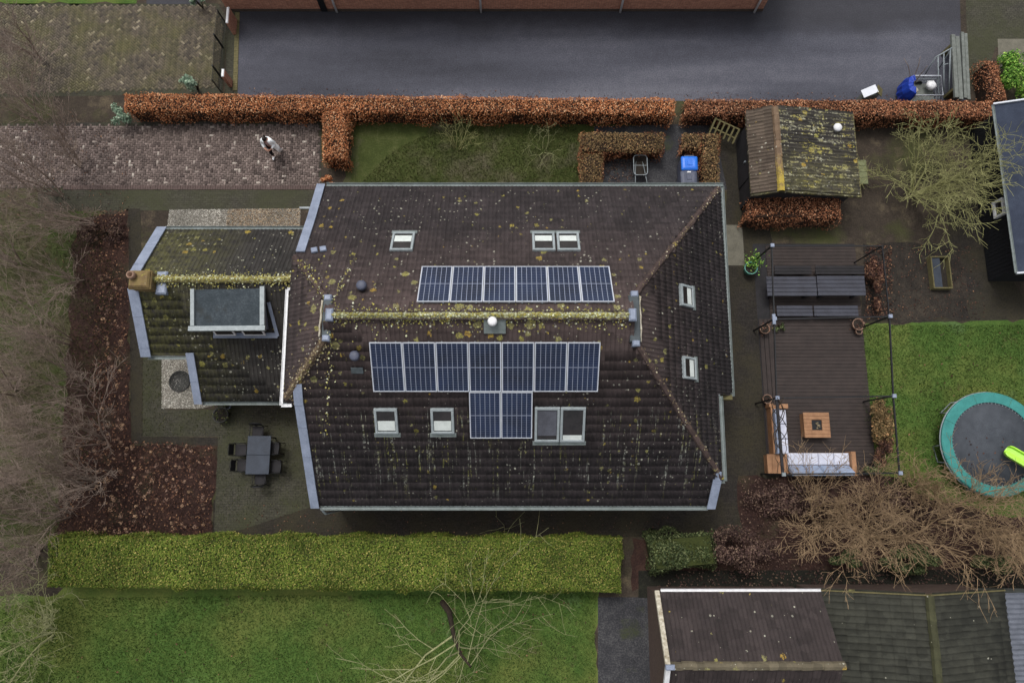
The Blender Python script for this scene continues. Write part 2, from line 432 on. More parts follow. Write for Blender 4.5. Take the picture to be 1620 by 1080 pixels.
MAT['bark_pale'] = m_plain('lichen_bark', C(160, 160, 118), C(116, 118, 80), 6, .9)
MAT['bark_dark'] = m_plain('dark_bark', C(58, 48, 38), C(36, 30, 24), 5, .95)
MAT['hedge_core'] = m_plain('hedge_inner_twigs', C(52, 36, 26), C(28, 20, 15), 14, .95)
MAT['green_core'] = m_plain('green_hedge_inner', C(60, 66, 28), C(38, 44, 16), 14, .95)
MAT['beech'] = m_leaf('dry_beech_leaf', [(0, C(120, 70, 43)), (.4, C(172, 107, 67)), (.75, C(196, 135, 91)), (1, C(226, 184, 144))])
MAT['beech_brown'] = m_leaf('brown_beech_leaf', [(0, C(76, 62, 40)), (.5, C(118, 98, 66)), (.85, C(146, 120, 82)), (1, C(196, 148, 104))])
MAT['beech_red'] = m_leaf('dark_beech_leaf', [(0, C(98, 60, 42)), (.5, C(148, 96, 66)), (.85, C(178, 124, 90)), (1, C(214, 172, 136))])
MAT['green_leaf'] = m_leaf('green_hedge_leaf', [(0, C(72, 92, 32)), (.45, C(98, 115, 41)), (.8, C(118, 124, 53)), (1, C(166, 152, 90))])
MAT['shrub_leaf'] = m_leaf('shrub_leaf', [(0, C(38, 48, 26)), (.5, C(68, 80, 46)), (1, C(112, 118, 80))])
MAT['grey_leaf'] = m_leaf('silver_leaf', [(0, C(78, 100, 80)), (.5, C(128, 152, 128)), (1, C(176, 192, 168))])
MAT['bright_leaf'] = m_leaf('bright_leaf', [(0, C(52, 90, 24)), (.5, C(96, 142, 48)), (1, C(160, 190, 90))])
MAT['purple_leaf'] = m_leaf('purple_leaf', [(0, C(46, 32, 30)), (.5, C(82, 62, 56)), (1, C(120, 100, 84))])
MAT['litter'] = m_leaf('fallen_leaf', [(0, C(44, 28, 25)), (.5, C(80, 54, 45)), (.85, C(112, 80, 62)), (1, C(160, 124, 94))])
MAT['flower_head'] = m_leaf('dried_flower_head', [(0, C(106, 84, 74)), (.5, C(142, 115, 99)), (1, C(182, 150, 118))])
MAT['grass'] = m_leaf('grass_blade', [(0, C(44, 66, 26)), (.5, C(72, 97, 42)), (1, C(114, 130, 66))])
MAT['grass_dull'] = m_leaf('dull_grass_blade', [(0, C(44, 52, 24)), (.5, C(72, 80, 40)), (1, C(112, 110, 72))])
MAT['stone'] = m_leaf('gravel_stone', [(0, C(96, 92, 84)), (.5, C(160, 156, 146)), (1, C(226, 222, 212))])
MAT['stone_tan'] = m_leaf('tan_gravel_stone', [(0, C(90, 76, 60)), (.5, C(150, 128, 104)), (1, C(216, 200, 174))])
MAT['skin'] = m_plain('skin', C(196, 150, 128), C(184, 138, 118), 8, .6)
MAT['coat'] = m_plain('white_coat', C(244, 246, 246), C(226, 232, 234), 6, .85)
MAT['shirt'] = m_plain('pale_pink_shirt', C(184, 158, 158), C(160, 134, 136), 8, .85)
MAT['trousers'] = m_plain('dark_trousers', C(34, 30, 36), C(24, 21, 26), 8, .9)
MAT['hair'] = m_plain('dark_hair', C(38, 28, 25), C(24, 18, 16), 30, .5)
MAT['ember'] = m_plain('fire_bowl_ash', C(150, 138, 110), C(46, 38, 34), 22, .9)
TD, TL = C(33, 30, 31), C(64, 57, 58)
MAT['tile'] = m_tile('roof_tile', TD, TL, .6, .6, top=(4.6, 6.5), streak=.9, streak_y=(2.0, -1.2))
MAT['tile_wing'] = m_tile('wing_roof_tile', C(34, 33, 33), C(58, 55, 52), .9, .8, moss=[(0, -9.8, -13.4, C(112, 110, 60), .5)])
MAT['ridge'] = m_tile('ridge_tile', C(70, 62, 54), C(104, 94, 80), .8, .5, moss=[(2, 5.0, 5.6, C(164, 168, 136), .9)])
MAT['hip'] = m_tile('hip_tile', C(52, 43, 42), C(80, 66, 61), .5, .5)
MAT['hip_tan'] = m_tile('hip_tile_lichen', C(64, 53, 46), C(100, 84, 68), .8, .9)
MAT['ridge_wing'] = m_tile('wing_ridge_tile', C(78, 70, 52), C(116, 106, 78), .9, .9, moss=[(2, 3.0, 3.6, C(160, 150, 100), .5)])
MAT['tile_brown'] = m_tile('shed_tile_brown', C(64, 55, 48), C(92, 81, 70), .6, .5)
MAT['tile_shed'] = m_tile('shed_tile_mossy', C(36, 34, 33), C(62, 58, 53), .9, .95, moss=[(1, 12.8, 11.2, C(126, 122, 70), .25)], rows=.9)
MAT['ridge_shed'] = m_tile('shed_ridge_tile', C(96, 78, 62), C(124, 104, 84), .7, .4, moss=[(1, 12.3, 11.4, C(184, 162, 62), .8)])
MAT['tile_garage'] = m_tile('garage_tile', C(42, 37, 37), C(64, 56, 55), .22, .12)
MAT['ridge_garage'] = m_tile('garage_ridge_tile', C(76, 70, 58), C(104, 96, 78), .9, .7)
MAT['tile_neighbour'] = m_tile('neighbour_tile', C(36, 37, 33), C(58, 58, 50), .05, .06)
MAT['ridge_neighbour'] = m_tile('neighbour_ridge_moss', C(48, 49, 36), C(70, 70, 48), .2, .2)
MAT['chimney'] = m_tile('chimney_brick', C(92, 74, 54), C(132, 110, 76), .7, .7, moss=[(2, 3.6, 4.6, C(140, 126, 72), .4)])

# ------------------------------------------------------------------ scatter helpers
def pip(P, poly):
    x, y = P[:, 0], P[:, 1]; ins = np.zeros(len(P), bool); n = len(poly)
    for i in range(n):
        x0, y0 = poly[i][0], poly[i][1]; x1, y1 = poly[i-1][0], poly[i-1][1]
        c = ((y0 > y) != (y1 > y)) & (x < (x1 - x0) * (y - y0) / ((y1 - y0) if abs(y1 - y0) > 1e-9 else 1e-9) + x0)
        ins ^= c
    return ins

def scatter(poly, n):
    p = np.array([(q[0], q[1]) for q in poly]); lo, hi = p.min(0), p.max(0)
    P = lo + RNG.random((int(n*1.0), 2)) * (hi - lo)
    return P[pip(P, poly)]

def area(poly):
    return abs(sum(poly[i-1][0]*poly[i][1] - poly[i][0]*poly[i-1][1] for i in range(len(poly)))) / 2

def scatter_density(poly, per_m2):
    p = np.array([(q[0], q[1]) for q in poly]); lo, hi = p.min(0), p.max(0)
    return scatter(poly, per_m2 * np.prod(hi - lo))

def unit(a): return a / (np.linalg.norm(a, axis=1, keepdims=True) + 1e-9)

def leaf_mesh(name, P, Nrm, size, mat, parent=None, aspect=.6, spread=.8, tint=None, sizevar=.4):
    n = len(P); P = np.asarray(P)
    nn = unit(np.asarray(Nrm) + RNG.normal(0, spread, (n, 3)))
    a = unit(np.cross(nn, RNG.normal(0, 1, (n, 3)))); b = np.cross(nn, a)
    s = size * (1 + sizevar * RNG.uniform(-1, 1, (n, 1)))
    a = a * s * .5; b = b * s * .5 * aspect
    V = np.stack([P - a, P - b*1.0, P + a, P + b*1.0], 1).reshape(-1, 3)
    Fq = np.arange(n*4).reshape(n, 4)
    return fast(name, V, Fq, mat, parent, RNG.random(n)**1.3 if tint is None else tint)

def blades(name, poly, per_m2, h, mat, label, z0=.012, parent=None, w=.03):
    P2 = scatter_density(poly, per_m2); n = len(P2)
    ang = RNG.random(n)*6.283; lean = RNG.normal(0, .45, (n, 2)); hh = h*(.5 + RNG.random(n))
    base = np.c_[P2, np.full(n, z0)]
    dx = np.c_[np.cos(ang)*w/2, np.sin(ang)*w/2, np.zeros(n)]
    tip = base + np.c_[lean*hh[:, None], hh]
    V = np.stack([base - dx, base + dx, tip], 1).reshape(-1, 3)
    o = fast(name, V, np.arange(n*3).reshape(n, 3), mat, parent, RNG.random(n))
    return tag(o, label, 'grass', kind='stuff')

SOFT = {'soil','moss_ground','lawn','lawn_dull','litter_bed','dark_bed','dry_verge'}
def sheet(name, pts, z, mat, kind='structure', label=None):
    wob = .08 if mat.name in SOFT else 0
    if wob:                                        # trodden, uneven edge
        rg = random.Random(name); q = []
        for i in range(len(pts)):
            a, b = Vector(pts[i][:2]), Vector(pts[(i+1) % len(pts)][:2]); L = (b-a).length; k = max(1, min(60, int(L/.35)))
            nr = Vector((-(b-a).y, (b-a).x))/max(L, 1e-6); ph = rg.random()*6
            for j in range(k):
                w = wob*(math.sin(j*.9+ph) + .6*math.sin(j*2.3+2*ph) + rg.uniform(-.5,.5)) if j else 0
                v = a.lerp(b, j/k) + nr*w; q.append((v.x, v.y))
        pts = q
    mb = MB(); n = len(pts)
    mb.add([(p[0], p[1], z) for p in pts], [tuple(range(n))])
    o = mb.build(name, mat)
    me = o.data
    if me.polygons[0].normal.z < 0: me.flip_normals()
    o['kind'] = kind
    return o

def PX(*pts, z=0.0): return [at(x, y, z) for x, y in pts]

# ------------------------------------------------------------------ ground, road, pavements
mb = MB(); R = 400
mb.add([(-R,-R,0),(R,-R,0),(R,R,0),(-R,R,0)], [(0,1,2,3)])
struct('ground', mb.build('ground', MAT['soil']))
sheet('mossy_ground', PX((-200,300),(120,300),(160,330),(190,460),(160,700),(130,860),(-200,880)), .004, MAT['moss_ground'])
road_poly = PX((376,0),(1204,0),(1204,-260),(1512,-260),(1520,60),(1532,160),(376,160))
struct('road', sheet('road', road_poly, .006, MAT['asphalt']))
sheet('road_verge', PX((1520,-260),(1640,-260),(1640,70),(1575,75),(1560,120),(1532,140)), .004, MAT['path_moss'])
sheet('upper_driveway_bed', PX((-200,6),(345,6),(360,30),(352,148),(-200,158)), .006, MAT['path_moss'])
sheet('lower_driveway_bed', PX((-160,196),(508,192),(508,298),(-120,298)), .006, MAT['path'])
sheet('front_path', PX((60,300),(512,298),(512,332),(60,334)), .008, MAT['path_moss'])
kerb_poly = PX((359,14),(379,16),(376,150),(356,150))
sheet('gate_threshold', kerb_poly, .009, MAT['path_moss'])
sheet('garden_lawn', PX((552,188),(1010,188),(1000,300),(540,305)), .005, MAT['lawn_dull'])
sheet('lawn', PX((-300,955),(90,940),(120,915),(944,922),(944,1200),(-300,1200)), .005, MAT['lawn'])
sheet('play_lawn', PX((1362,512),(1760,500),(1760,840),(1395,800),(1362,650)), .005, MAT['lawn'])
sheet('side_path', PX((1128,196),(1186,196),(1222,385),(1228,760),(1172,850),(1128,850),(1128,640),(1150,300)), .008, MAT['path_dark'])
sheet('bin_yard', PX((940,200),(1128,196),(1150,300),(940,300)), .007, MAT['dark_asphalt'])
sheet('rear_path', PX((338,790),(1128,790),(1128,848),(336,852)), .007, MAT['path_dark'])
sheet('terrace', PX((345,630),(520,630),(520,792),(338,852),(345,700)), .010, MAT['path_moss'])
sheet('west_lawn', PX((224,560),(262,560),(262,648),(350,648),(350,690),(224,690)), .006, MAT['path_moss'])
sheet('west_path', PX((203,330),(222,330),(226,470),(226,690),(345,692),(345,705),(208,702)), .011, MAT['path_dark'])
sheet('planting_bed', PX((120,350),(204,330),(208,704),(344,704),(334,850),(90,850)), .008, MAT['litter_bed'])
sheet('pale_slab_walk', PX((1147,356),(1174,356),(1178,420),(1150,420)), .014, MAT['slab'])
sheet('garage_drive', PX((946,944),(1040,944),(1050,1200),(946,1200)), .009, MAT['dark_asphalt'])
sheet('garden_path', PX((1500,330),(1575,300),(1600,440),(1640,505),(1362,512),(1400,480),(1500,470)), .006, MAT['dry_verge'] if False else MAT['path_dark'])
sheet('shrub_bed', PX((1168,752),(1400,752),(1480,792),(1760,850),(1760,935),(1000,935),(1000,850),(1168,850)), .010, MAT['litter_bed'])
sheet('ditch', PX((1010,902),(1760,900),(1760,950),(1010,945)), .014, MAT['ditch'])  # deep shade between hedge and garage, laid as a dark sheet
sheet('vegetable_bed', PX((1365,385),(1520,385),(1535,505),(1365,510)), .011, MAT['dark_bed'])
sheet('far_pavement', PX((230,-60),(330,-60),(316,7),(232,7)), .007, MAT['asphalt'])
sheet('far_lawn', PX((-200,-120),(228,-120),(216,6),(-200,6)), .006, MAT['lawn'])

def herringbone(name, poly, rot, mat, parent, label, z=.010, b=.1, gap=.008):
    p = np.array([(q[0], q[1]) for q in poly]); c0 = p.mean(0)
    R_ = max(np.ptp(p[:,0]), np.ptp(p[:,1])) * .75; n = int(R_/b)
    I, J = np.meshgrid(np.arange(-n, n), np.arange(-n, n)); I, J = I.ravel(), J.ravel(); k = (I - J) % 4
    rows = []
    for kk, (w, h) in ((0, (2, 1)), (3, (1, 2))):
        s = k == kk; rows.append(np.c_[(I[s] + w/2)*b, (J[s] + h/2)*b, np.full(s.sum(), w*b/2 - gap/2), np.full(s.sum(), h*b/2 - gap/2)])
    B = np.concatenate(rows); cr, sr = math.cos(rot), math.sin(rot)
    X = np.c_[B[:,0]*cr - B[:,1]*sr, B[:,0]*sr + B[:,1]*cr] + c0
    keep = pip(X, poly); B, X = B[keep], X[keep]; m = len(B)
    zt = z + .012 + RNG.normal(0, .003, m)
    V = []
    for (sx, sy, top) in ((-1,-1,0),(1,-1,0),(1,1,0),(-1,1,0),(-1,-1,1),(1,-1,1),(1,1,1),(-1,1,1)):
        q = .94 if top else 1.0
        lx, ly = sx*B[:,2]*q, sy*B[:,3]*q
        V.append(np.c_[X[:,0] + lx*cr - ly*sr, X[:,1] + lx*sr + ly*cr, zt if top else np.full(m, z - .02)])
    V = np.stack(V, 1).reshape(-1, 3)
    f = np.array([(4,5,6,7),(0,1,5,4),(1,2,6,5),(2,3,7,6),(3,0,4,7)])
    Fq = (np.arange(m)[:, None, None]*8 + f[None]).reshape(-1, 4)
    t = np.repeat(np.clip(RNG.normal(.45, .2, m) + (RNG.random(m) > .975)*.4, 0, 1), 5)
    o = fast(name, V, Fq, mat, parent, t)
    return tag(o, label, kind='stuff')

low = bpy.data.objects['lower_driveway_bed']; upp = bpy.data.objects['upper_driveway_bed']
herringbone('brick', PX((-60,200),(506,196),(506,295),(-60,297)), 0.0, MAT['brick_pink'], low, 'pinkish herringbone bricks of the lower driveway')
herringbone('brick', PX((-60,10),(340,9),(352,40),(346,140),(-60,150)), math.radians(45), MAT['brick_grey'], upp, 'grey-yellow herringbone bricks of the upper driveway')
# edging courses of single bricks along the driveways: each brick its own piece
bm = MB(); bm.cbox(-.1, .1, -.05, .05, -.03, .03, .008); edge_me = bm.build('brick', MAT['slab']); me = edge_me.data; bpy.data.objects.remove(edge_me)
def edging(p, q, step, parent, mat, rotated=True):
    L = (q - p).length; n = int(L/step); d = (q - p).normalized(); ang = math.atan2(d.y, d.x) + (math.pi/2 if rotated else 0)
    m2 = me.copy(); m2.materials.clear(); m2.materials.append(mat)
    for i in range(n):
        o = bpy.data.objects.new('brick', m2); COL.objects.link(o)
        c = p + d*(step*(i + .5))
        o.location = (c.x, c.y, random.uniform(-.004, .006)); o.rotation_euler = (0, 0, ang + random.uniform(-.03, .03))
        o.parent = parent
edging(at(100,297), at(508,297), .108, low, m_plain('edging_brick', C(96, 80, 76), C(70, 60, 56), 9, .9))
edging(at(376,20), at(372,146), .108, bpy.data.objects['gate_threshold'], m_plain('edging_brick_mossy', C(118, 110, 76), C(84, 80, 56), 9, .9))

def gravel(name, poly, per, mat, label, z=.014):
    P = scatter_density(poly, per); n = len(P)
    o6 = np.array([(1,0,0),(-1,0,0),(0,1,0),(0,-1,0),(0,0,1),(0,0,-1)], float)
    f8 = np.array([(0,2,4),(2,1,4),(1,3,4),(3,0,4),(2,0,5),(1,2,5),(3,1,5),(0,3,5)])
    sc = RNG.uniform(.012, .032, (n, 1, 3)); ang = RNG.random(n)*6.28
    V = o6[None]*sc; ca, sa = np.cos(ang)[:, None], np.sin(ang)[:, None]
    V = np.stack([V[...,0]*ca - V[...,1]*sa, V[...,0]*sa + V[...,1]*ca, V[...,2]], 2)
    V = V + np.c_[P, np.full(n, z)][:, None, :]
    o = fast(name, V.reshape(-1, 3), (np.arange(n)[:, None, None]*6 + f8[None]).reshape(-1, 3), mat, None, np.repeat(RNG.random(n), 8))
    return tag(o, label, 'gravel', kind='stuff')
gp1, gp2, gp3 = PX((268,332),(360,331),(356,380),(262,380)), PX((360,331),(476,330),(474,380),(356,380)), PX((256,560),(340,556),(345,640),(318,646),(256,646))
for nm, gp in (('front_gravel_bed', gp1), ('tan_gravel_bed', gp2), ('side_gravel_bed', gp3)):
    sheet(nm, gp, .012, MAT['gravel_bed'])
gravel('gravel', gp1, 900, MAT['stone'], 'strip of pale grey gravel beside the wing of the house')
gravel('gravel', gp2, 900, MAT['stone_tan'], 'strip of tan gravel between the wing and the front path')
gravel('gravel', gp3, 800, MAT['stone'], 'patch of white gravel round a dark pit by the wing')
# round planting pit in the gravel
pit = MB(); pc = at(285, 603); pit.lathe([(.44,-.005),(.44,.05),(.40,.055),(.40,.02),(.001,.02)], 28, (pc.x, pc.y, .012))
pt = pit.build('planting_ring', MAT['dark_pot'], None, True); tag(pt, 'round dark planting ring in the white gravel patch', 'planter')

blades('grass', PX((0,955),(90,945),(942,935),(942,1090),(0,1090)), 700, .06, MAT['grass'], 'short green grass of the lawn at the bottom')
blades('grass', PX((1364,514),(1630,514),(1630,770),(1400,770),(1364,650)), 600, .06, MAT['grass'], 'short green grass of the lawn round the trampoline')
blades('grass', PX((620,240),(700,200),(915,200),(915,300),(560,300)), 700, .06, MAT['grass_dull'], 'dull green grass between the copper hedge and the house')
blades('grass', PX((0,330),(150,330),(190,460),(150,700),(90,850),(0,850)), 260, .07, MAT['grass_dull'], 'rough grass under the bare trees at the left')
blades('grass', PX((224,565),(258,565),(258,650),(345,650),(345,688),(224,688)), 220, .05, MAT['grass_dull'], 'mossy grass strip round the gravel patch')
blades('grass', PX((345,640),(505,640),(510,795),(345,830)), 160, .04, MAT['grass_dull'], 'moss and grass tufts growing on the terrace paving')

# ------------------------------------------------------------------ roof tiles
TW, TLN = .30, .335
def tile_mesh(name, mat, w=TW, l=TLN, rolls=2, amp=.022):
    n = rolls*4; vs = []; fs = []
    L = l + .05
    for j, (y, zz) in enumerate(((0, .032), (L, .012))):
        for i in range(n+1):
            x = -w/2 + w*i/n
            vs.append((x, y, zz + amp*max(-.25, math.cos(2*math.pi*rolls*i/n))))
    for i in range(n+1):
        vs.append((-w/2 + w*i/n, .0, vs[i][2] - .018))
    k = n + 1
    for i in range(n):
        fs.append((i, i+1, k+i+1, k+i)); fs.append((2*k+i, 2*k+i+1, i+1, i))
    me = bpy.data.meshes.new(name); me.from_pydata(vs, [], fs); me.materials.append(mat); me.update()
    return me

def lay_tiles(parent, me, O, U, V, N, plan, n_single=0, skip=None, name='tile', w=TW, l=TLN, label=None, jit=.006):
    O, U, V, N = Vector(O), Vector(U).normalized(), Vector(V).normalized(), Vector(N).normalized()
    pts = [((Vector((p[0], p[1], 0)) - Vector((O.x, O.y, 0)))) for p in plan]
    Vh = Vector((V.x, V.y, 0)); cs = Vh.length
    us = [p.dot(U) for p in pts]; vs_ = [p.dot(Vh)/(cs*cs) for p in pts]
    i0, i1 = int(min(us)/w) - 1, int(max(us)/w) + 2
    j1 = int(max(vs_)/l) + 2
    cand = []
    for j in range(0, j1):
        for i in range(i0, i1):
            cu, cv = (i + .5)*w, j*l
            P = O + U*cu + V*(cv + l*.5)
            cand.append((P, cu, cv))
    A = np.array([(c[0].x, c[0].y) for c in cand]); keep = pip(A, plan)
    cand = [c for c, k in zip(cand, keep) if k and not (skip and skip(c[0]))]
    cp = Vector((0, 0, CAM_H))
    cand.sort(key=lambda c: (c[0] - cp).length)
    base = np.array([v.co for v in me.vertices]); fcs = np.array([tuple(p.vertices) for p in me.polygons])
    Vs = []; k = 0
    for t, (P, cu, cv) in enumerate(cand):
        M = frame(O + U*cu + V*cv, U, V, N) @ Matrix.Translation((random.uniform(-jit, jit), random.uniform(-jit, jit), random.uniform(0, jit))) @ Matrix.Rotation(random.gauss(0, .008), 4, 'Z')
        if t < n_single:
            o = bpy.data.objects.new(name, me); COL.objects.link(o); o.parent = parent; put(o, parent); o.matrix_basis = M
        else:
            A = np.array(M); Vs.append(base @ A[:3, :3].T + A[:3, 3])
    if Vs:
        m = len(Vs); nb = len(base)
        o = fast(name + '_field', np.concatenate(Vs), (np.arange(m)[:, None, None]*nb + fcs[None]).reshape(-1, 4), me.materials[0], parent)
        tag(o, label or 'field of overlapping roof tiles', kind='stuff')
    return len(cand)

def ridge_caps(parent, p, q, mat, w=.26, step=.4, name='ridge_tile', h=.09):
    p, q = Vector(p), Vector(q); d = (q - p); L = d.length; d.normalize()
    side = d.cross(Vector((0,0,1))).normalized(); up = side.cross(d).normalized()
    n = max(1, round(L/step)); st = L/n
    mb = MB(); prof = [(-w/2, -.05), (-w*.36, h*.55), (0, h), (w*.36, h*.55), (w/2, -.05)]
    vs = []
    for yy, sc in ((0, 1.06), (st*1.04, .96)):
        for a, b in prof: vs.append((a*sc, yy, b*sc))
    for a, b in prof: vs.append((a*.9, 0, b*.8 - .02))
    fs = [(i, i+1, 6+i, 5+i) for i in range(4)] + [(10+i, 11+i, i+1, i) for i in range(4)]
    me = bpy.data.meshes.new(name); me.from_pydata(vs, [], fs); me.materials.append(mat); me.update()
    for i in range(n):
        o = bpy.data.objects.new(name, me); COL.objects.link(o); put(o, parent)
        o.matrix_basis = frame(p + d*(st*i), side, d, up) @ Matrix.Rotation(random.gauss(0, .012), 4, 'Z') @ Matrix.Translation((random.gauss(0, .006), 0, random.gauss(0, .004)))

def slab_roof(mb, pts, t=.12):
    """a sloping sheet with thickness"""
    n = len(pts); a = [Vector(p) for p in pts]; b = [p - Vector((0,0,t)) for p in a]
    mb.add(a + b, [tuple(range(n)), tuple(range(2*n-1, n-1, -1))] + [(i, n+i, n+(i+1) % n, (i+1) % n) for i in range(n)])

def gutter_run(pts, r=.07, n=6):
    """open half-round gutter along pts (horizontal)"""
    mb = MB(); pts = [Vector(p) for p in pts]
    for p, q in zip(pts[:-1], pts[1:]):
        d = (q - p).normalized(); s = d.cross(Vector((0,0,1))); rings = []
        for e in (p, q):
            out = [e + s*(r*math.cos(math.pi*k/n)) - Vector((0,0,r*math.sin(math.pi*k/n))) for k in range(n+1)]
            inn = [e + s*((r-.012)*math.cos(math.pi*k/n)) - Vector((0,0,(r-.012)*math.sin(math.pi*k/n))) for k in range(n, -1, -1)]
            rings.append(out + inn)
        m = len(rings[0])
        mb.add(rings[0] + rings[1], [(i, (i+1) % m, m + (i+1) % m, m + i) for i in range(m)] + [tuple(range(m-1, -1, -1)), tuple(range(m, 2*m))])
    return mb

# ------------------------------------------------------------------ the house
house = thing('house', 'large house with dark lichen-spotted tiled hip roof, west wing and solar panels', 'house', (0, 4.7, 0))
SL = .662; ZE = 2.7; YN, YS, YR = 10.77, -1.31, 4.74; ZR = ZE + (YN - YR)*SL
cs_, sn_ = 1/math.hypot(1, SL), SL/math.hypot(1, SL)
zN = lambda y: ZE + (YN - y)*SL
zS = lambda y: ZE + (y - YS)*SL
ES = .843; zE = lambda x: ZE + (8.1 - x)*ES
WS = .78; zW = lambda x: 5.0 + (x + 7.62)*WS
planN = [(-7.42,YN),(8.1,YN),(3.95,5.48),(3.8,YR),(-5.75,YR),(-5.95,5.33),(-7.62,7.3),(-7.36,7.3)]
planS = [(-7.03,YS),(7.08,YS),(7.16,-.42),(7.39,-.42),(3.95,3.98),(3.8,YR),(-5.75,YR),(-5.95,4.13),(-7.62,2.16),(-7.10,2.16)]
planE = [(8.1,YN),(8.02,2.62),(7.45,2.62),(7.39,-.42),(3.95,3.98),(3.95,5.48)]
planW = [(-7.62,7.3),(-7.58,2.16),(-5.95,4.13),(-5.95,5.33)]
rb = MB()
slab_roof(rb, [(x, y, zN(y)) for x, y in planN]); slab_roof(rb, [(x, y, zS(y)) for x, y in planS])
slab_roof(rb, [(x, y, zE(x)) for x, y in planE]); slab_roof(rb, [(x, y, zW(x)) for x, y in planW])
roof = rb.build('roof', MAT['tile'], house)
NN, NS_ = Vector((0, sn_, cs_)), Vector((0, -sn_, cs_))
ce, se = 1/math.hypot(1, ES), ES/math.hypot(1, ES); cw, sw = 1/math.hypot(1, WS), WS/math.hypot(1, WS)
NE_, NW_ = Vector((se, 0, ce)), Vector((-sw, 0, cw))
oN, oS, oE, oW = Vector((0, YN, ZE)), Vector((0, YS, ZE)), Vector((8.1, 0, ZE)), Vector((-7.62, 0, 5.0))
FR = {'N': (oN, Vector((-1,0,0)), Vector((0,-cs_,sn_)), NN), 'S': (oS, Vector((1,0,0)), Vector((0,cs_,sn_)), NS_),
      'E': (oE, Vector((0,1,0)), Vector((-ce,0,se)), NE_), 'W': (oW, Vector((0,-1,0)), Vector((cw,0,sw)), NW_)}
# roof windows: slope, pixel centre, width, height, blind (lo, hi as fraction from the bottom)
WINS = [('N', 637, 382, .80, 1.02, (.12,.52)), ('N', 860, 382, .80, 1.02, (.12,.48)), ('N', 899, 382, .80, 1.02, (.12,.48)),
        ('S', 611, 666, .78, .95, (.05,.52)), ('S', 700, 666, .78, .95, (.05,.52)),
        ('S', 865.5, 671.5, .84, 1.32, (.14,.97)), ('S', 906, 671.5, .84, 1.32, (.0,.15)),
        ('E', 1087, 468, .78, .72, (.1,.5)), ('E', 1091, 582, .78, .72, (.1,.5))]
holes = []
for k, px, py, w, h, bl in WINS:
    O, U, V, N = FR[k]; c = hit(px, py, O + N*.08, N)
    holes.append((k, c, w, h))
def in_hole(P):
    for k, c, w, h in holes:
        O, U, V, N = FR[k]; d = P - c
        if abs(d.dot(N)) < .4 and abs(d.dot(U)) < w/2 + .02 and abs(d.dot(V)) < h/2 + .02: return True
    return False
main_tile = tile_mesh('tile', MAT['tile'], amp=.022)
nt = 0
for k, plan, ns in (('N', planN, 90), ('S', planS, 150), ('E', planE, 30), ('W', planW, 30)):
    O, U, V, N = FR[k]
    nt += lay_tiles(roof, main_tile, O, U, V, N, plan, ns, in_hole, label='overlapping dark lichen-spotted tiles of the main roof')
ridge_caps(roof, (-5.7,YR,ZR+.05), (3.75,YR,ZR+.05), MAT['ridge'], .24, .4, h=.09)
ridge_caps(roof, (8.02,10.69,2.80), (3.98,5.52,6.27), MAT['hip'], .21, .36, 'hip_tile', h=.07)
ridge_caps(roof, (7.36,-.38,3.40), (3.98,3.95,6.27), MAT['hip'], .21, .36, 'hip_tile', h=.07)
ridge_caps(roof, (-7.52,2.28,5.13), (-5.97,4.10,6.36), MAT['hip_tan'], .26, .36, 'hip_tile')
ridge_caps(roof, (-7.52,7.18,5.13), (-5.97,5.36,6.36), MAT['hip'], .21, .36, 'hip_tile', h=.07)
# lead-clad gablets closing the ridge ends
for sx, x0, ztop in ((1, 3.95, zE(3.95)), (-1, -5.95, zW(-5.95))):
    y0, y1 = (3.98, 5.48) if sx > 0 else (4.13, 5.33)
    mb = MB(); xr = 3.8 if sx > 0 else -5.75
    mb.add([(x0, y0, ztop), (x0, y1, ztop), (xr, YR, ZR + .02), (x0 - sx*.35, y0, ztop - .2), (x0 - sx*.35, y1, ztop - .2)], [(0,1,2),(0,2,3),(1,4,2)])
    mb.cbox(x0 - .15 - .03*sx, x0 + .17, y0 - .02, y1 + .02, ztop - .05, ztop + .16, .03)
    gb = mb.build('ridge_end_flashing', MAT['lead_dark'], roof)
    mb = MB()
    for yy in (y0 - .06, y1 + .06):
        mb.cbox(x0 - .1, x0 + .14, yy - .1, yy + .1, ztop - .08, ztop + .19, .04)
        mb.build('lead_saddle', MAT['zinc'], roof); mb = MB()
    mb.cbox(xr - .12, xr + .12, YR - .2, YR + .2, ZR + .02, ZR + .2, .05)
    mb.build('lead_saddle', MAT['zinc'], roof)
    mb = MB()
    xx = x0 + sx*.2
    pts = [(xx + random.uniform(-.03,.03), y0 + (y1-y0)*t/7, ztop + .02 + random.uniform(0,.03)) for t in range(8)]
    mb.tube(pts, [random.uniform(.03,.05) for _ in pts], 6); mb.build('mortar_bead', MAT['white_worn'], roof, True)
# lichen crust and moss bits lodged along ridge and hips
def crust(parent, p, q, n, spread, zf, mat, size, name='lichen', bias=0.0):
    p, q = np.array(p), np.array(q); t = RNG.random(n)[:, None]; d = (q - p)/np.linalg.norm(q - p); s = np.array([d[1], -d[0], 0]); s = s/np.linalg.norm(s)
    o_ = RNG.normal(bias, spread, n)*np.where(RNG.random(n) < .6, .45, 1.2); P = p + (q - p)*t + s*o_[:, None]
    P[:, 2] = np.array([zf(x, y) for x, y in P[:, :2]]) + .075 + .11*np.exp(-(o_/.13)**2)
    o = leaf_mesh(name, P, np.tile([0, 0, 1.], (n, 1)), size, mat, parent, aspect=.9, spread=.25, sizevar=.7); o['kind'] = 'stuff'
zroof = lambda x, y: min(zN(y), zS(y), zE(x) if x > 3.8 else 99, zW(x) if x < -5.8 else 99)
zwing = lambda x, y: zwN(y) if y > WYR else zwS(y)
crust(roof, (-5.7, YR, 0), (3.75, YR, 0), 2600, .17, zroof, MAT['lichen_bit'], .05, bias=.03)
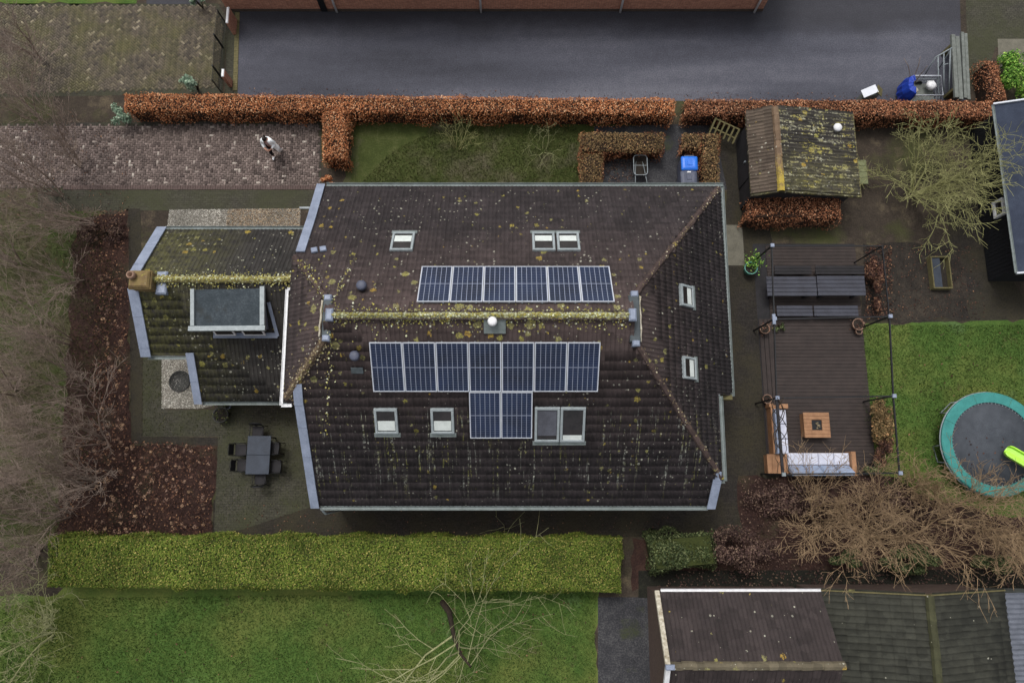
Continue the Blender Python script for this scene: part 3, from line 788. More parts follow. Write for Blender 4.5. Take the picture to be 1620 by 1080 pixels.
crust(roof, (-7.5, 2.3, 0), (-5.97, 4.1, 0), 520, .22, zroof, MAT['debris_bit'], .05, 'hip_debris')
crust(roof, (-5.75, 4.3, 0), (-6.3, 1.0, 0), 70, .12, zroof, MAT['lichen_bit'], .045)
crust(roof, (-5.75, 5.2, 0), (-5.4, 7.2, 0), 60, .07, zroof, MAT['lichen_bit'], .04)
crust(roof, (-7.3, 7.0, 0), (-6.0, 5.4, 0), 90, .3, zroof, MAT['lichen_bit'], .05)
crust(roof, (3.98, 4.0, 0), (7.3, -.3, 0), 150, .1, zroof, MAT['debris_bit'], .045, 'hip_debris')
crust(roof, (3.98, 5.5, 0), (8.0, 10.6, 0), 160, .1, zroof, MAT['debris_bit'], .04, 'hip_debris')
# verge flashings of lead
def verge(name, pts, w, mat=MAT['zinc'], parent=house, lift=.1, side=Vector((1,0,0)), t=.05):
    mb = MB(); pts = [Vector(p) for p in pts]
    for p, q in zip(pts[:-1], pts[1:]):
        u = (q - p).normalized(); n = side.cross(u); n = n if n.z > 0 else -n
        a = [p - side*w/2, p + side*w/2, q + side*w/2, q - side*w/2]
        mb.add([x + n*lift for x in a] + [x + n*(lift - t) for x in a], [(0,1,2,3),(7,6,5,4),(0,4,5,1),(1,5,6,2),(2,6,7,3),(3,7,4,0)])
    o = mb.build(name, mat, parent)
    p, q = pts[0], pts[-1]; L = (q - p).length; u = (q - p).normalized(); n = side.cross(u); n = n if n.z > 0 else -n     # folded seams
    for k in range(1, int(L/1.1) + 1):
        if len(pts) > 2: break
        c = p + u*(k*1.1 + random.uniform(-.1, .1)) + n*(lift + .006)
        if (c - p).length < L - .1: MB().bar(c - side*w/2, c + side*w/2, .03, .015, n).build('lead_seam', mat, parent)
    return o
verge('verge_flashing', [(-7.44,YN+.05,ZE), (-7.38,9.0,zN(9.0)), (-7.36,7.35,zN(7.35))], .32)
verge('verge_flashing', [(-7.03,YS-.05,ZE), (-7.06,-.45,zS(-.45)+.01)], .30, lift=.105)
verge('verge_flashing', [(-7.06,-.47,zS(-.47)), (-7.10,2.2,zS(2.2))], .30)
verge('verge_flashing', [(-7.10,2.1,zS(2.1)+.03), (-7.06,2.75,zS(2.75)+.03)], .30)
verge('verge_flashing', [(7.10,YS-.08,ZE), (7.20,-.36,zS(-.36))], .30)
verge('verge_flashing', [(7.20,-.40,zS(-.40)+.03), (7.2,-.1,zS(-.1)+.03)], .2)
# gutters
for pts, mt in (([(-7.25,YN+.1,2.72),(8.26,YN+.1,2.72)], 'gutter'), ([(8.2,YN+.05,2.72),(8.13,2.6,2.72)], 'gutter'),
                ([(-6.85,YS-.1,2.72),(7.0,YS-.1,2.72)], 'gutter'), ([(7.52,2.55,3.28),(7.5,-.45,3.28),(7.28,-.45,3.28)], 'gutter'),
                ([(-7.55,6.05,5.03),(-7.74,6.05,5.03),(-7.70,2.05,5.03),(-7.35,2.05,5.03)], 'white')):
    gutter_run(pts, .075 if mt == 'gutter' else .055).build('gutter', MAT[mt], house)
mb = MB(); mb.cbox(7.42, 8.1, 2.46, 2.64, 2.5, 2.78, .02); mb.build('eave_box', MAT['wood_mossy'], house)
for pts in ([(8.05,10.4,2.6),(7.85,10.4,2.3),(7.85,10.4,.05)], [(-6.9,-1.38,2.6),(-6.75,-1.62,2.4),(-6.75,-1.62,.05)],
            [(7.5,2.6,3.2),(7.3,2.6,2.9),(7.3,2.6,.05)]):
    MB().tube(pts, .045, 8).build('downpipe', MAT['galv'], house, True)
mb = MB(); mb.bar(at(474,329,2.2), at(492,329,2.2), .08, .06); mb.build('wall_bracket', MAT['galv'], house)
# brick walls
wb = MB()
wb.prism([(-7.15,-.85),(6.75,-.85),(6.75,2.9),(7.6,2.9),(7.6,10.35),(-7.2,10.35)], 0, 2.62)
wall = wb.build('wall', MAT['wall_brick'], house)
wb = MB(); wb.add([(-7.18,10.35,2.62),(-7.18,-.9,2.62),(-7.18,2.3,4.86),(-7.18,7.15,4.86),(-6.9,10.35,2.62),(-6.9,-.9,2.62),(-6.9,2.3,4.86),(-6.9,7.15,4.86)],
       [(0,1,2,3),(7,6,5,4),(0,4,5,1),(1,5,6,2),(2,6,7,3),(3,7,4,0)]); wb.build('gable_wall', MAT['wall_brick'], house)
def wall_window(c, w, h, face, parent, label=None):
    """window on an outside wall; face = outward unit vector"""
    f = Vector(face); s = Vector((-f.y, f.x, 0)); M = frame(Vector(c), s, Vector((0,0,1)), f)
    mb = MB()
    for a, b, c0, d in ((-w/2,w/2,-h/2,-h/2+.07),(-w/2,w/2,h/2-.07,h/2),(-w/2,-w/2+.07,-h/2+.07,h/2-.07),(w/2-.07,w/2,-h/2+.07,h/2-.07),(-.03,.03,-h/2+.07,h/2-.07)):
        mb.box(a, b, c0, d, -.03, .05, M)
    fr = mb.build('window', MAT['white'], parent)
    MB().box(-w/2+.05, w/2-.05, -h/2+.05, h/2-.05, -.02, .01, M).build('pane', MAT['glass'], fr)
    MB().box(-w/2-.05, w/2+.05, -h/2-.07, -h/2-.002, -.03, .10, M).build('sill', MAT['slab'], fr)
    return fr
for x in (-5, -2, 1.2, 4): wall_window((x, -.86, 1.45), 1.3, 1.2, (0,-1,0), house)
for x in (-5, -1.5, 2.5, 5.6): wall_window((x, 10.36, 1.5), 1.2, 1.1, (0,1,0), house)
wall_window((-7.16, -.2, 1.45), .8, 1.1, (-1,0,0), house); wall_window((7.61, 8.2, 1.5), 1.1, 1.1, (1,0,0), house); wall_window((7.61, 5.0, 1.5), 1.1, 1.1, (1,0,0), house)
# roof windows
for (k, px, py, w, h, bl), (_, c, _, _) in zip(WINS, holes):
    O, U, V, N = FR[k]; M = frame(c, U, V, N); t = .085
    mb = MB()
    for a, b, p, q in ((-w/2,w/2,-h/2,-h/2+t),(-w/2,w/2,h/2-t,h/2),(-w/2,-w/2+t,-h/2+t,h/2-t),(w/2-t,w/2,-h/2+t,h/2-t)):
        mb.cbox(a, b, p, q, -.1, .05, .012, M)
    wd = mb.build('window', MAT['frame_grey'], roof)
    MB().box(-w/2+t-.01, w/2-t+.01, -h/2+t-.01, h/2-t+.01, -.02, .012, M).build('pane', MAT['glass'], wd) if False else None
    MB().box(-w/2+t-.01, w/2-t+.01, -h/2+t-.01, h/2-t+.01, -.04, .01, M).build('pane', MAT['glass'], roof)
    if bl:
        a0, a1 = -h/2 + t + (h - 2*t)*bl[0], -h/2 + t + (h - 2*t)*bl[1]
        o = MB().box(-w/2+t+.015, w/2-t-.015, a0, a1, .012, .02, M).build('blind', MAT['blind'] if bl[1]-bl[0] < .7 else MAT['window_haze'], roof)
    MB().cbox(-w/2-.06, w/2+.06, -h/2-.16, -h/2-.004, -.05, -.01, .01, M).build('apron_flashing', MAT['gutter'], roof)
# roof vents
def vent(px, py, k, r, mat, base=True):
    O, U, V, N = FR[k]; c = hit(px, py, O + N*.25, N) - N*.25
    mb = MB(); mb.lathe([(r*.62,-.15),(r*.62,.2),(r*.95,.2),(r,.22),(r,.33),(r*.9,.37),(r*.6,.395),(.001,.40)], 20, c)
    o = mb.build('roof_vent', mat, roof, True)
    return c
vent(573, 446, 'N', .17, MAT['bin_grey']); vent(561.5, 570, 'S', .165, MAT['bin_grey'])
c = vent(779, 516, 'S', .15, MAT['white'])
O, U, V, N = FR['S']; MB().cbox(-.28, .42, -.32, .3, .05, .10, .01, frame(c, U, V, N)).build('vent_flashing', MAT['gutter'], roof)
c = hit(561, 585, O, N); MB().cbox(-.1, .3, -.1, .12, .05, .09, .01, frame(c, U, V, N)).build('vent_flashing', MAT['lead_dark'], roof)
O, U, V, N = FR['N']
for px, py in ((497, 395), (511, 393)):
    c = hit(px, py, O + N*.1, N); mb = MB(); mb.cbox(-.11, .11, -.12, .12, -.05, .03, .02, frame(c, U, V, N) @ Matrix.Rotation(.3, 4, 'Z')); mb.build('lead_patch', MAT['zinc'], roof)
# west wing
WYR, WZR = 6.66, 4.05; wn_s = (4.05-2.4)/(9.12-6.66); ws_s = .58
zwN = lambda y: WZR - (y - WYR)*wn_s
zwS = lambda y: WZR - (WYR - y)*ws_s
XW = -13.55
wplanN = [(XW-.05,9.12),(-7.3,9.12),(-7.3,WYR),(XW,WYR)]
wplanS = [(XW,WYR),(-7.3,WYR),(-7.3,2.52),(-11.95,2.52),(-11.95,4.15),(XW+.02,4.15)]
rb = MB(); slab_roof(rb, [(x, y, zwN(y)) for x, y in wplanN][::-1]); slab_roof(rb, [(x, y, zwS(y)) for x, y in wplanS][::-1])
wroof = rb.build('wing_roof', MAT['tile_wing'], house)
def norm2(a, b): h = math.hypot(a, b); return a/h, b/h
c1, s1 = norm2(1, wn_s); c2, s2 = norm2(1, ws_s)
wing_tile = tile_mesh('tile', MAT['tile_wing'])
DX0, DX1 = -12.2, -8.9                      # dormer extents
lay_tiles(wroof, wing_tile, (0,9.12,2.4), (-1,0,0), (0,-c1,s1), (0,s1,c1), wplanN, 120, label='overlapping mossy tiles of the wing roof')
wplanS2 = [(XW,WYR),(-7.62,WYR),(-7.62,2.52),(-11.95,2.52),(-11.95,4.15),(XW+.02,4.15)]
lay_tiles(wroof, wing_tile, (0,2.52,zwS(2.52)), (1,0,0), (0,c2,s2), (0,-s2,c2), wplanS2, 150, label='overlapping mossy tiles of the wing roof')
ridge_caps(wroof, (XW+.35,WYR,WZR+.06), (-7.6,WYR,WZR+.06), MAT['ridge_wing'], .24, .42, h=.09)
crust(wroof, (XW+.5, WYR, 0), (-7.7, WYR, 0), 2000, .14, zwing, MAT['lichen_bit'], .05)
mb = MB(); mb.cbox(-7.75, -7.5, WYR-.22, WYR+.22, WZR+.02, WZR+.22, .04); mb.build('lead_saddle', MAT['zinc'], wroof)
verge('verge_flashing', [(XW-.1,9.17,zwN(9.17)), (XW-.1,6.9,zwN(6.9))], .38, lift=.12)
verge('verge_flashing', [(XW-.1,6.4,zwS(6.4)), (XW-.1,4.12,zwS(4.12))], .38, lift=.12)
verge('verge_flashing', [(-12.0,4.25,zwS(4.25)), (-12.0,2.45,zwS(2.45))], .30, lift=.12)
for pts in ([(XW,9.22,2.38),(-7.5,9.22,2.38)], [(XW-.1,4.06,zwS(4.06)),(-12.15,4.06,zwS(4.06))], [(-11.9,2.44,zwS(2.44)),(-7.2,2.44,zwS(2.44))]):
    gutter_run(pts, .07).build('gutter', MAT['gutter'], house)
wb = MB(); wb.box(-13.35, -7.2, 4.4, 8.8, 0, 2.45); wb.box(-11.8, -7.2, 2.75, 4.4, 0, 1.66)
wb.add([(-13.35,8.8,2.45),(-13.35,4.4,2.45),(-13.35,WYR,3.88),(-13.1,8.8,2.45),(-13.1,4.4,2.45),(-13.1,WYR,3.88)], [(0,1,2),(5,4,3),(0,3,4,1),(1,4,5,2),(2,5,3,0)])
wb.build('wing_wall', MAT['wall_brick'], house)
wall_window((-13.36, 7.6, 1.4), 1.0, 1.1, (-1,0,0), house); wall_window((-9.5, 8.81, 1.4), 1.2, 1.0, (0,1,0), house)
# flat-roofed dormer on the wing
zd = 4.02
a, b, c, d = at(309,458,zd), at(412,456,zd), at(412,515,zd), at(309,516,zd)
mb = MB(); mb.add([a,b,c,d] + [v - Vector((0,0,.1)) for v in (a,b,c,d)], [(0,3,2,1),(0,1,5,4),(1,2,6,5),(2,3,7,6),(3,0,4,7),(4,5,6,7)])
dorm = mb.build('dormer', MAT['felt_dark'], house); dorm.data.flip_normals()
mb = MB(); e = .03
mb.bar(d + Vector((-.2,-.1,e)), c + Vector((.2,-.1,e)), .17, .16); mb.bar(a + Vector((-.07,0,e)), d + Vector((-.07,-.0,e)), .13, .15); mb.bar(b + Vector((.09,.05,e)), c + Vector((.09,0,e)), .16, .15)
mb.build('dormer_trim', MAT['frame_grey'], dorm)
mb = MB(); fy = c.y + .05; y2 = 6.3
mb.add([(d.x+.1,fy,zd-.1),(c.x-.02,fy,zd-.1),(c.x-.02,fy,zwS(fy)),(d.x+.1,fy,zwS(fy)), (d.x+.1,y2,zd-.1),(c.x-.02,y2,zd-.1)], [(3,2,1,0),(2,5,1),(0,4,3)])
mb.build('dormer_cheek', MAT['zinc'], dorm)
mb = MB(); mb.bar((d.x+.25, fy-.22, zwS(fy-.22)+.09), (c.x+.3, fy-.22, zwS(fy-.22)+.09), .2, .04)
mb.bar((c.x+.3, fy-.25, zwS(fy-.25)+.10), (c.x+.12, y2-.4, zwS(y2-.4)+.10), .12, .04); mb.build('dormer_flashing', MAT['zinc'], dorm)
for t0, t1 in ((.18, .50), (.63, .97)):
    x0, x1 = d.x + (c.x-d.x)*t0, d.x + (c.x-d.x)*t1
    mb = MB(); M = frame(Vector(((x0+x1)/2, fy-.03, zd-.15)), Vector((1,0,0)), Vector((0,-.3,-.954)), Vector((0,-.954,.3))); w = x1-x0
    for q in ((-w/2,w/2,0,.05),(-w/2,w/2,.62,.67),(-w/2,-w/2+.05,.05,.62),(w/2-.05,w/2,.05,.62)): mb.box(q[0], q[1], q[2], q[3], -.02, .03, M)
    fr = mb.build('casement', MAT['white'], dorm)
    MB().box(-w/2+.04, w/2-.04, .04, .63, -.01, .01, M).build('casement_pane', MAT['glass'], dorm)
# chimney on the wing gable
cc = at(219, 441, 4.5)
mb = MB(); mb.cbox(cc.x-.36, cc.x+.36, cc.y-.3, cc.y+.3, 3.2, 4.5, .06); mb.cbox(cc.x-.40, cc.x+.40, cc.y-.34, cc.y+.34, 4.28, 4.40, .03)
ch = mb.build('chimney', MAT['chimney'], house)
MB().lathe([(.13,4.5),(.15,4.62),(.13,4.72),(.09,4.72),(.09,4.52),(.001,4.52)], 14, (cc.x-.2, cc.y+.1, 0)).build('chimney_pot', MAT['terracotta'], ch, True)
mb = MB(); mb.cbox(cc.x+.36, cc.x+.75, cc.y-.42, cc.y+.42, 3.7, 4.02, .05); mb.build('lead_flashing', MAT['zinc'], house)

# ------------------------------------------------------------------ solar panels
PW, PL = 1.04, 1.755
def make_panel():
    root = thing('solar_panel', 'x', 'solar panel', group='solar panels on the house roof')
    t = .026; mb = MB()
    mb.box(0,PW,0,t,-.03,.02); mb.box(0,PW,PL-t,PL,-.03,.02); mb.box(0,t,t,PL-t,-.03,.0198); mb.box(PW-t,PW,t,PL-t,-.03,.0198)
    mb.build('panel_frame', MAT['alu'], root)
    MB().box(t,PW-t,t,PL-t,-.02,.006).build('backsheet', MAT['backsheet'], root)
    V = []; cw_ = (PW - 2*t - .012)/6; half = (PL - 2*t - .03)/2; ch_ = half/10
    for i in range(6):
        for h_ in range(2):
            for j in range(10):
                x0, y0 = t + .006 + i*cw_ + .009, t + .004 + h_*(half + .022) + j*ch_ + .002
                V += [(x0,y0,.009),(x0+cw_-.018,y0,.009),(x0+cw_-.018,y0+ch_-.004,.009),(x0,y0+ch_-.004,.009)]
    o = fast('cell', V, np.arange(len(V)).reshape(-1,4), MAT['cell'], root); o['kind'] = 'stuff'
    mb = MB()
    for xx in (.2, .84): mb.box(xx-.02, xx+.02, -.015, PL+.015, -.07, -.031)
    mb.build('mounting_rail', MAT['galv'], root)
    return root
proto = make_panel(); first = True
ordn = ['leftmost', 'second', 'third', 'fourth', 'fifth', 'sixth', 'seventh']
def place_panel(k, x, s_top, label):
    global first
    o = proto if first else copy_tree(proto); first = False
    O, U, V, N = FR[k]
    if k == 'S':   # lower-left corner of panel
        y = YR - (s_top + PL)*cs_; P = Vector((x, y, zS(y))); 
    else:
        y = YR + (s_top + PL)*cs_; P = Vector((x + PW, y, zN(y)))
    o.matrix_basis = frame(P + N*.13, U, V, N)
    o['label'] = label
for i in range(6):
    place_panel('N', -3.05 + i*(PW+.02), .50, 'solar panel in the upper row of six, ' + ('leftmost' if i == 0 else 'rightmost' if i == 5 else ordn[i] + ' from the left'))
for i in range(7):
    place_panel('S', -4.57 + i*(PW+.02), .87, 'solar panel in the long row of seven, ' + ('leftmost' if i == 0 else 'rightmost' if i == 6 else ordn[i] + ' from the left'))
for i in range(2):
    place_panel('S', -1.42 + i*(PW+.02), .89 + PL, 'solar panel hanging below the row of seven, ' + ('left one of two' if i == 0 else 'right one of two'))

# ------------------------------------------------------------------ other buildings
def gable_frame(y_or_x): pass
# brick building along the road
bld = thing('brick_building', 'long brick building with white downpipes along the road', 'building', (0, 24, 0))
bl_x0, bl_x1, by = at(361,15).x, at(1206,21).x, 20.42
wb = MB(); wb.box(bl_x0, bl_x1, by, by+8, 0, 3.1); wb.build('wall', MAT['wall_brick'], bld)
wb = MB(); wb.cbox(bl_x0-.01, bl_x1+.01, by-.03, by-.002, 0, .16, .01); wb.build('plinth', m_plain('plinth_stone', C(86, 72, 62), C(60, 50, 44), 6, .9), bld)
mb = MB(); slab_roof(mb, [(bl_x0-.3,by-.25,3.05),(bl_x1+.3,by-.25,3.05),(bl_x1+.3,by+4,5.6),(bl_x0-.3,by+4,5.6)]); slab_roof(mb, [(bl_x0-.3,by+4,5.6),(bl_x1+.3,by+4,5.6),(bl_x1+.3,by+8.25,3.05),(bl_x0-.3,by+8.25,3.05)])
mb.build('roof', MAT['tile_garage'], bld)
for px, py in ((533.5,18), (761,20.5), (981,21.5), (1193,22.5)):
    p = at(px, py); p.y = by - .09
    MB().tube([(p.x,p.y,.02),(p.x,p.y,2.95)], .05, 10).build('downpipe', MAT['white'], bld, True)
for i, x in enumerate((-11, -7.9, -3.8, 3.0, 6.2, 9.5)):
    wall_window((x, by-.01, 1.95), 1.1, 1.0, (0,-1,0), bld)
p = at(514, 16); mb = MB(); mb.box(p.x-.14, p.x+.14, by-.06, by-.004, .03, 2.05); mb.build('door', MAT['black_metal'], bld)

# tiled garden shed with saltbox roof
shed = thing('garden_shed', 'small shed with brown tiled roof, yellow mossy ridge and white round vent', 'shed', (11.5, 12.4, 0))
szw, szr, sze = 1.95, 2.4, 1.85
sy1, sy0 = at(1230,171,szr).y, at(1230,303,szr).y; sxw, sxr, sxe = at(1184,240,szw).x, at(1230,235,szr).x, at(1355,245,sze).x
mb = MB(); slab_roof(mb, [(sxw,sy1,szw),(sxw,sy0,szw),(sxr,sy0,szr),(sxr,sy1,szr)]); slab_roof(mb, [(sxr,sy1,szr),(sxr,sy0,szr),(sxe,sy0,sze),(sxe,sy1,sze)])
sroof = mb.build('roof', MAT['tile_shed'], shed)
wsl = (szr-szw)/(sxr-sxw); esl = (szr-sze)/(sxe-sxr); c1,s1 = norm2(1,wsl); c2,s2 = norm2(1,esl)
lay_tiles(sroof, tile_mesh('tile', MAT['tile_brown'], amp=.03), (sxw,0,szw), (0,-1,0), (c1,0,s1), (-s1,0,c1), [(sxw,sy1),(sxw,sy0),(sxr,sy0),(sxr,sy1)], 60, jit=.012)
lay_tiles(sroof, tile_mesh('tile', MAT['tile_shed'], amp=.024), (sxe,0,sze), (0,1,0), (-c2,0,s2), (s2,0,c2), [(sxr,sy0),(sxe,sy0),(sxe,sy1),(sxr,sy1)], 220, jit=.008)
ridge_caps(sroof, (sxr+.02,sy0,szr+.05), (sxr+.02,sy1,szr+.05), MAT['ridge_shed'], .28, .36, h=.1)
mb = MB(); mb.box(sxe-.02, sxe+.02, sy0-.02, sy1+.02, sze-.1, sze+.04); mb.build('bargeboard', MAT['wood_mossy'], shed)
c = hit(1324, 203, Vector((sxe,0,sze+.15)), Vector((s2,0,c2))); MB().lathe([(.1,-.2),(.1,.02),(.165,.03),(.17,.1),(.12,.15),(.001,.165)], 20, c).build('roof_vent', MAT['white'], shed, True)
mb = MB(); mb.prism([(sxw+.2,sy0+.2),(sxe-.2,sy0+.2),(sxe-.2,sy1-.2),(sxw+.2,sy1-.2)], 0, 1.75); mb.build('wall', MAT['wood_dark'], shed)
mb = MB(); mb.box(sxw+.17, sxw+.199, 11.8, 12.7, .05, 1.72); d_ = mb.build('door', MAT['wood_dark'], shed); MB().box(sxw+.12, sxw+.169, 12.55, 12.62, 1.0, 1.12).build('handle', MAT['galv'], d_)

# black shed at the right edge
bs = thing('black_shed', 'black boarded shed with dark felt roof at the right edge', 'shed', (22, 11, 0))
a, b = at(1580,166,2.0), at(1603,431,2.0); x0 = (a.x + b.x)/2; y1, y0 = a.y, b.y
mb = MB(); mb.box(x0+.25, x0+5, y0+.2, y1-.2, 0, 1.9); mb.build('wall', MAT['black_shed'], bs)
nb = int((y1-y0-.4)/.16)
for i in range(nb):
    yy = y0+.2+(i+.5)*(y1-y0-.4)/nb; mb = MB(); mb.cbox(x0+.22, x0+.249, yy-.074, yy+.074, .02, 1.88, .004); mb.build('board', MAT['black_shed'], bs)
mb = MB(); slab_roof(mb, [(x0,y0,1.98),(x0+2.8,y0,2.9),(x0+2.8,y1,2.9),(x0,y1,1.98)], .08); slab_roof(mb, [(x0+2.8,y0,2.9),(x0+5.3,y0,2.0),(x0+5.3,y1,2.0),(x0+2.8,y1,2.9)], .08)
mb.build('roof', MAT['felt'], bs)
for pts in ([(x0-.06,y1,2.0),(x0-.06,y0,2.0)],): gutter_run(pts, .06).build('gutter', MAT['gutter'], bs)
for yy in (y0-.03, y1+.03):
    mb = MB(); mb.bar((x0-.05,yy,1.99), (x0+2.8,yy,2.95), .06, .14); mb.bar((x0+2.8,yy,2.95), (x0+5.3,yy,2.02), .06, .14); mb.build('bargeboard', MAT['alu'], bs)
c = at(1589, 325, 1.6); M = frame(Vector((x0+.2, c.y, 1.3)), Vector((0,-1,0)), Vector((0,0,1)), Vector((-1,0,0)))
mb = MB()
for q in ((-.35,.35,-.3,-.22),(-.35,.35,.22,.3),(-.35,-.27,-.22,.22),(.27,.35,-.22,.22)): mb.box(q[0],q[1],q[2],q[3],-.02,.12,M)
mb.build('window', MAT['white'], bs); MB().box(-.28,.28,-.23,.23,-.01,.03,M).build('pane', MAT['glass'], bs)

# neighbour's garage, bottom right
gar = thing('garage', 'brick garage with dark tiled gable roof and flaking white verge', 'garage', (8, -6.5, 0))
gx0, gx1, gyn, gyr, gys, gze, gzr = 5.12, 10.95, -4.33, -6.40, -8.5, 2.4, 3.75
mb = MB(); slab_roof(mb, [(gx0,gyn,gze),(gx0,gyr,gzr),(gx1,gyr,gzr),(gx1,gyn,gze)]); slab_roof(mb, [(gx0,gyr,gzr),(gx0,gys,gze),(gx1,gys,gze),(gx1,gyr,gzr)])
gr_ = mb.build('roof', MAT['tile_garage'], gar)
gsl = (gzr-gze)/(gyn-gyr); c1,s1 = norm2(1,gsl); gt = tile_mesh('tile', MAT['tile_garage'], rolls=2, amp=.026)
lay_tiles(gr_, gt, (gx0,gyn,gze), (-1,0,0), (0,-c1,s1), (0,s1,c1), [(gx0+.1,gyn),(gx1,gyn),(gx1,gyr),(gx0+.1,gyr)], 170)
lay_tiles(gr_, gt, (gx0,gys,gze), (1,0,0), (0,c1,s1), (0,-s1,c1), [(gx0+.1,gyr),(gx1,gyr),(gx1,gys),(gx0+.1,gys)], 130)
ridge_caps(gr_, (gx0+.1,gyr,gzr+.05), (gx1,gyr,gzr+.05), MAT['ridge_garage'], .28, .36, h=.09)
verge('verge_board', [(gx0,gyn+.02,gze), (gx0,gyr,gzr)], .16, MAT['white_worn'], gar, .13, t=.14); verge('verge_board', [(gx0,gyr,gzr), (gx0,gys,gze)], .16, MAT['white'], gar, .135, t=.14)
mb = MB(); mb.cbox(gx0-.1, gx0+.2, gyr-.08, gyr+.08, gzr+.1, gzr+.24, .03); mb.build('lead_saddle', MAT['zinc'], gar)
gutter_run([(gx0+.15,gyn+.08,gze+.02),(gx1,gyn+.08,gze+.02)], .05).build('gutter', MAT['white'], gar)
mb = MB(); mb.box(gx0+.12, gx1-.1, gys+.2, gyn-.18, 0, gze-.05); mb.add([(gx0+.12,gyn-.18,gze-.05),(gx0+.12,gys+.2,gze-.05),(gx0+.12,gyr,gzr-.2),(gx0+.3,gyn-.18,gze-.05),(gx0+.3,gys+.2,gze-.05),(gx0+.3,gyr,gzr-.2)], [(0,1,2),(5,4,3),(1,4,5,2),(2,5,3,0)])
mb.build('wall', MAT['brick_dark'], gar)
# neighbouring outbuilding roof running to the right edge
nbh = thing('outbuilding', 'long outbuilding with green mossy ridged roof beside the garage', 'outbuilding', (14, -6.5, 0))
nr = at(1476, 1000, 3.3).x; nx0, nx1, ny1, ny0 = 10.98, at(1597,1010,2.3).x, at(1450,936,2.6).y, -9.5; nze, nzr = 2.3, 3.3
mb = MB(); slab_roof(mb, [(nx0,ny1,nze),(nx0,ny0,nze),(nr,ny0,nzr),(nr,ny1,nzr)]); slab_roof(mb, [(nr,ny1,nzr),(nr,ny0,nzr),(nx1,ny0,nze),(nx1,ny1,nze)])
nroof = mb.build('roof', MAT['tile_neighbour'], nbh)
c1,s1 = norm2(nr-nx0, nzr-nze); c2,s2 = norm2(nx1-nr, nzr-nze)
ntile = tile_mesh('tile', MAT['tile_neighbour'], w=.22, l=.36, rolls=1, amp=.03)
lay_tiles(nroof, ntile, (nx0,0,nze), (0,-1,0), (c1,0,s1), (-s1,0,c1), [(nx0,ny1),(nx0,ny0),(nr,ny0),(nr,ny1)], 150, w=.22, l=.36)
lay_tiles(nroof, ntile, (nx1,0,nze), (0,1,0), (-c2,0,s2), (s2,0,c2), [(nr,ny1),(nr,ny0),(nx1,ny0),(nx1,ny1)], 150, w=.22, l=.36)
ridge_caps(nroof, (nr,ny0,nzr+.05), (nr,ny1,nzr+.05), MAT['ridge_neighbour'], .3, .4, h=.1)
mb = MB(); mb.box(nx0+.05, nx1-.2, ny0+.2, ny1-.15, 0, 2.25); mb.build('wall', MAT['brick_dark'], nbh)
mb = MB(); mb.bar((nx0,ny1+.02,nze), (nr,ny1+.02,nzr), .04, .16); mb.bar((nr,ny1+.02,nzr), (nx1,ny1+.02,nze), .04, .16); mb.build('bargeboard', MAT['wood_mossy'], nbh)
lt = thing('lean_to', 'pale grey corrugated lean-to roof at the bottom right corner', 'lean-to', (nx1+1.3, -6.5, 0))
mb = MB(); n = 60; ys = [ny0 + (ny1-.1-ny0)*i/n for i in range(n+1)]
vs = [(nx1-.1, y, 2.18+.02*math.cos(i*math.pi)) for i, y in enumerate(ys)] + [(nx1+2.6, y, 1.9+.02*math.cos(i*math.pi)) for i, y in enumerate(ys)]
mb.add(vs, [(i, i+n+1, i+n+2, i+1) for i in range(n)]); mb.build('roof', m_plain('grey_sheeting', C(104, 108, 118), C(78, 82, 90), 4, .7), lt)
mb = MB(); mb.box(nx1+.0, nx1+2.4, ny0+.2, ny1-.3, 0, 1.85); mb.build('wall', MAT['wood_grey'], lt)

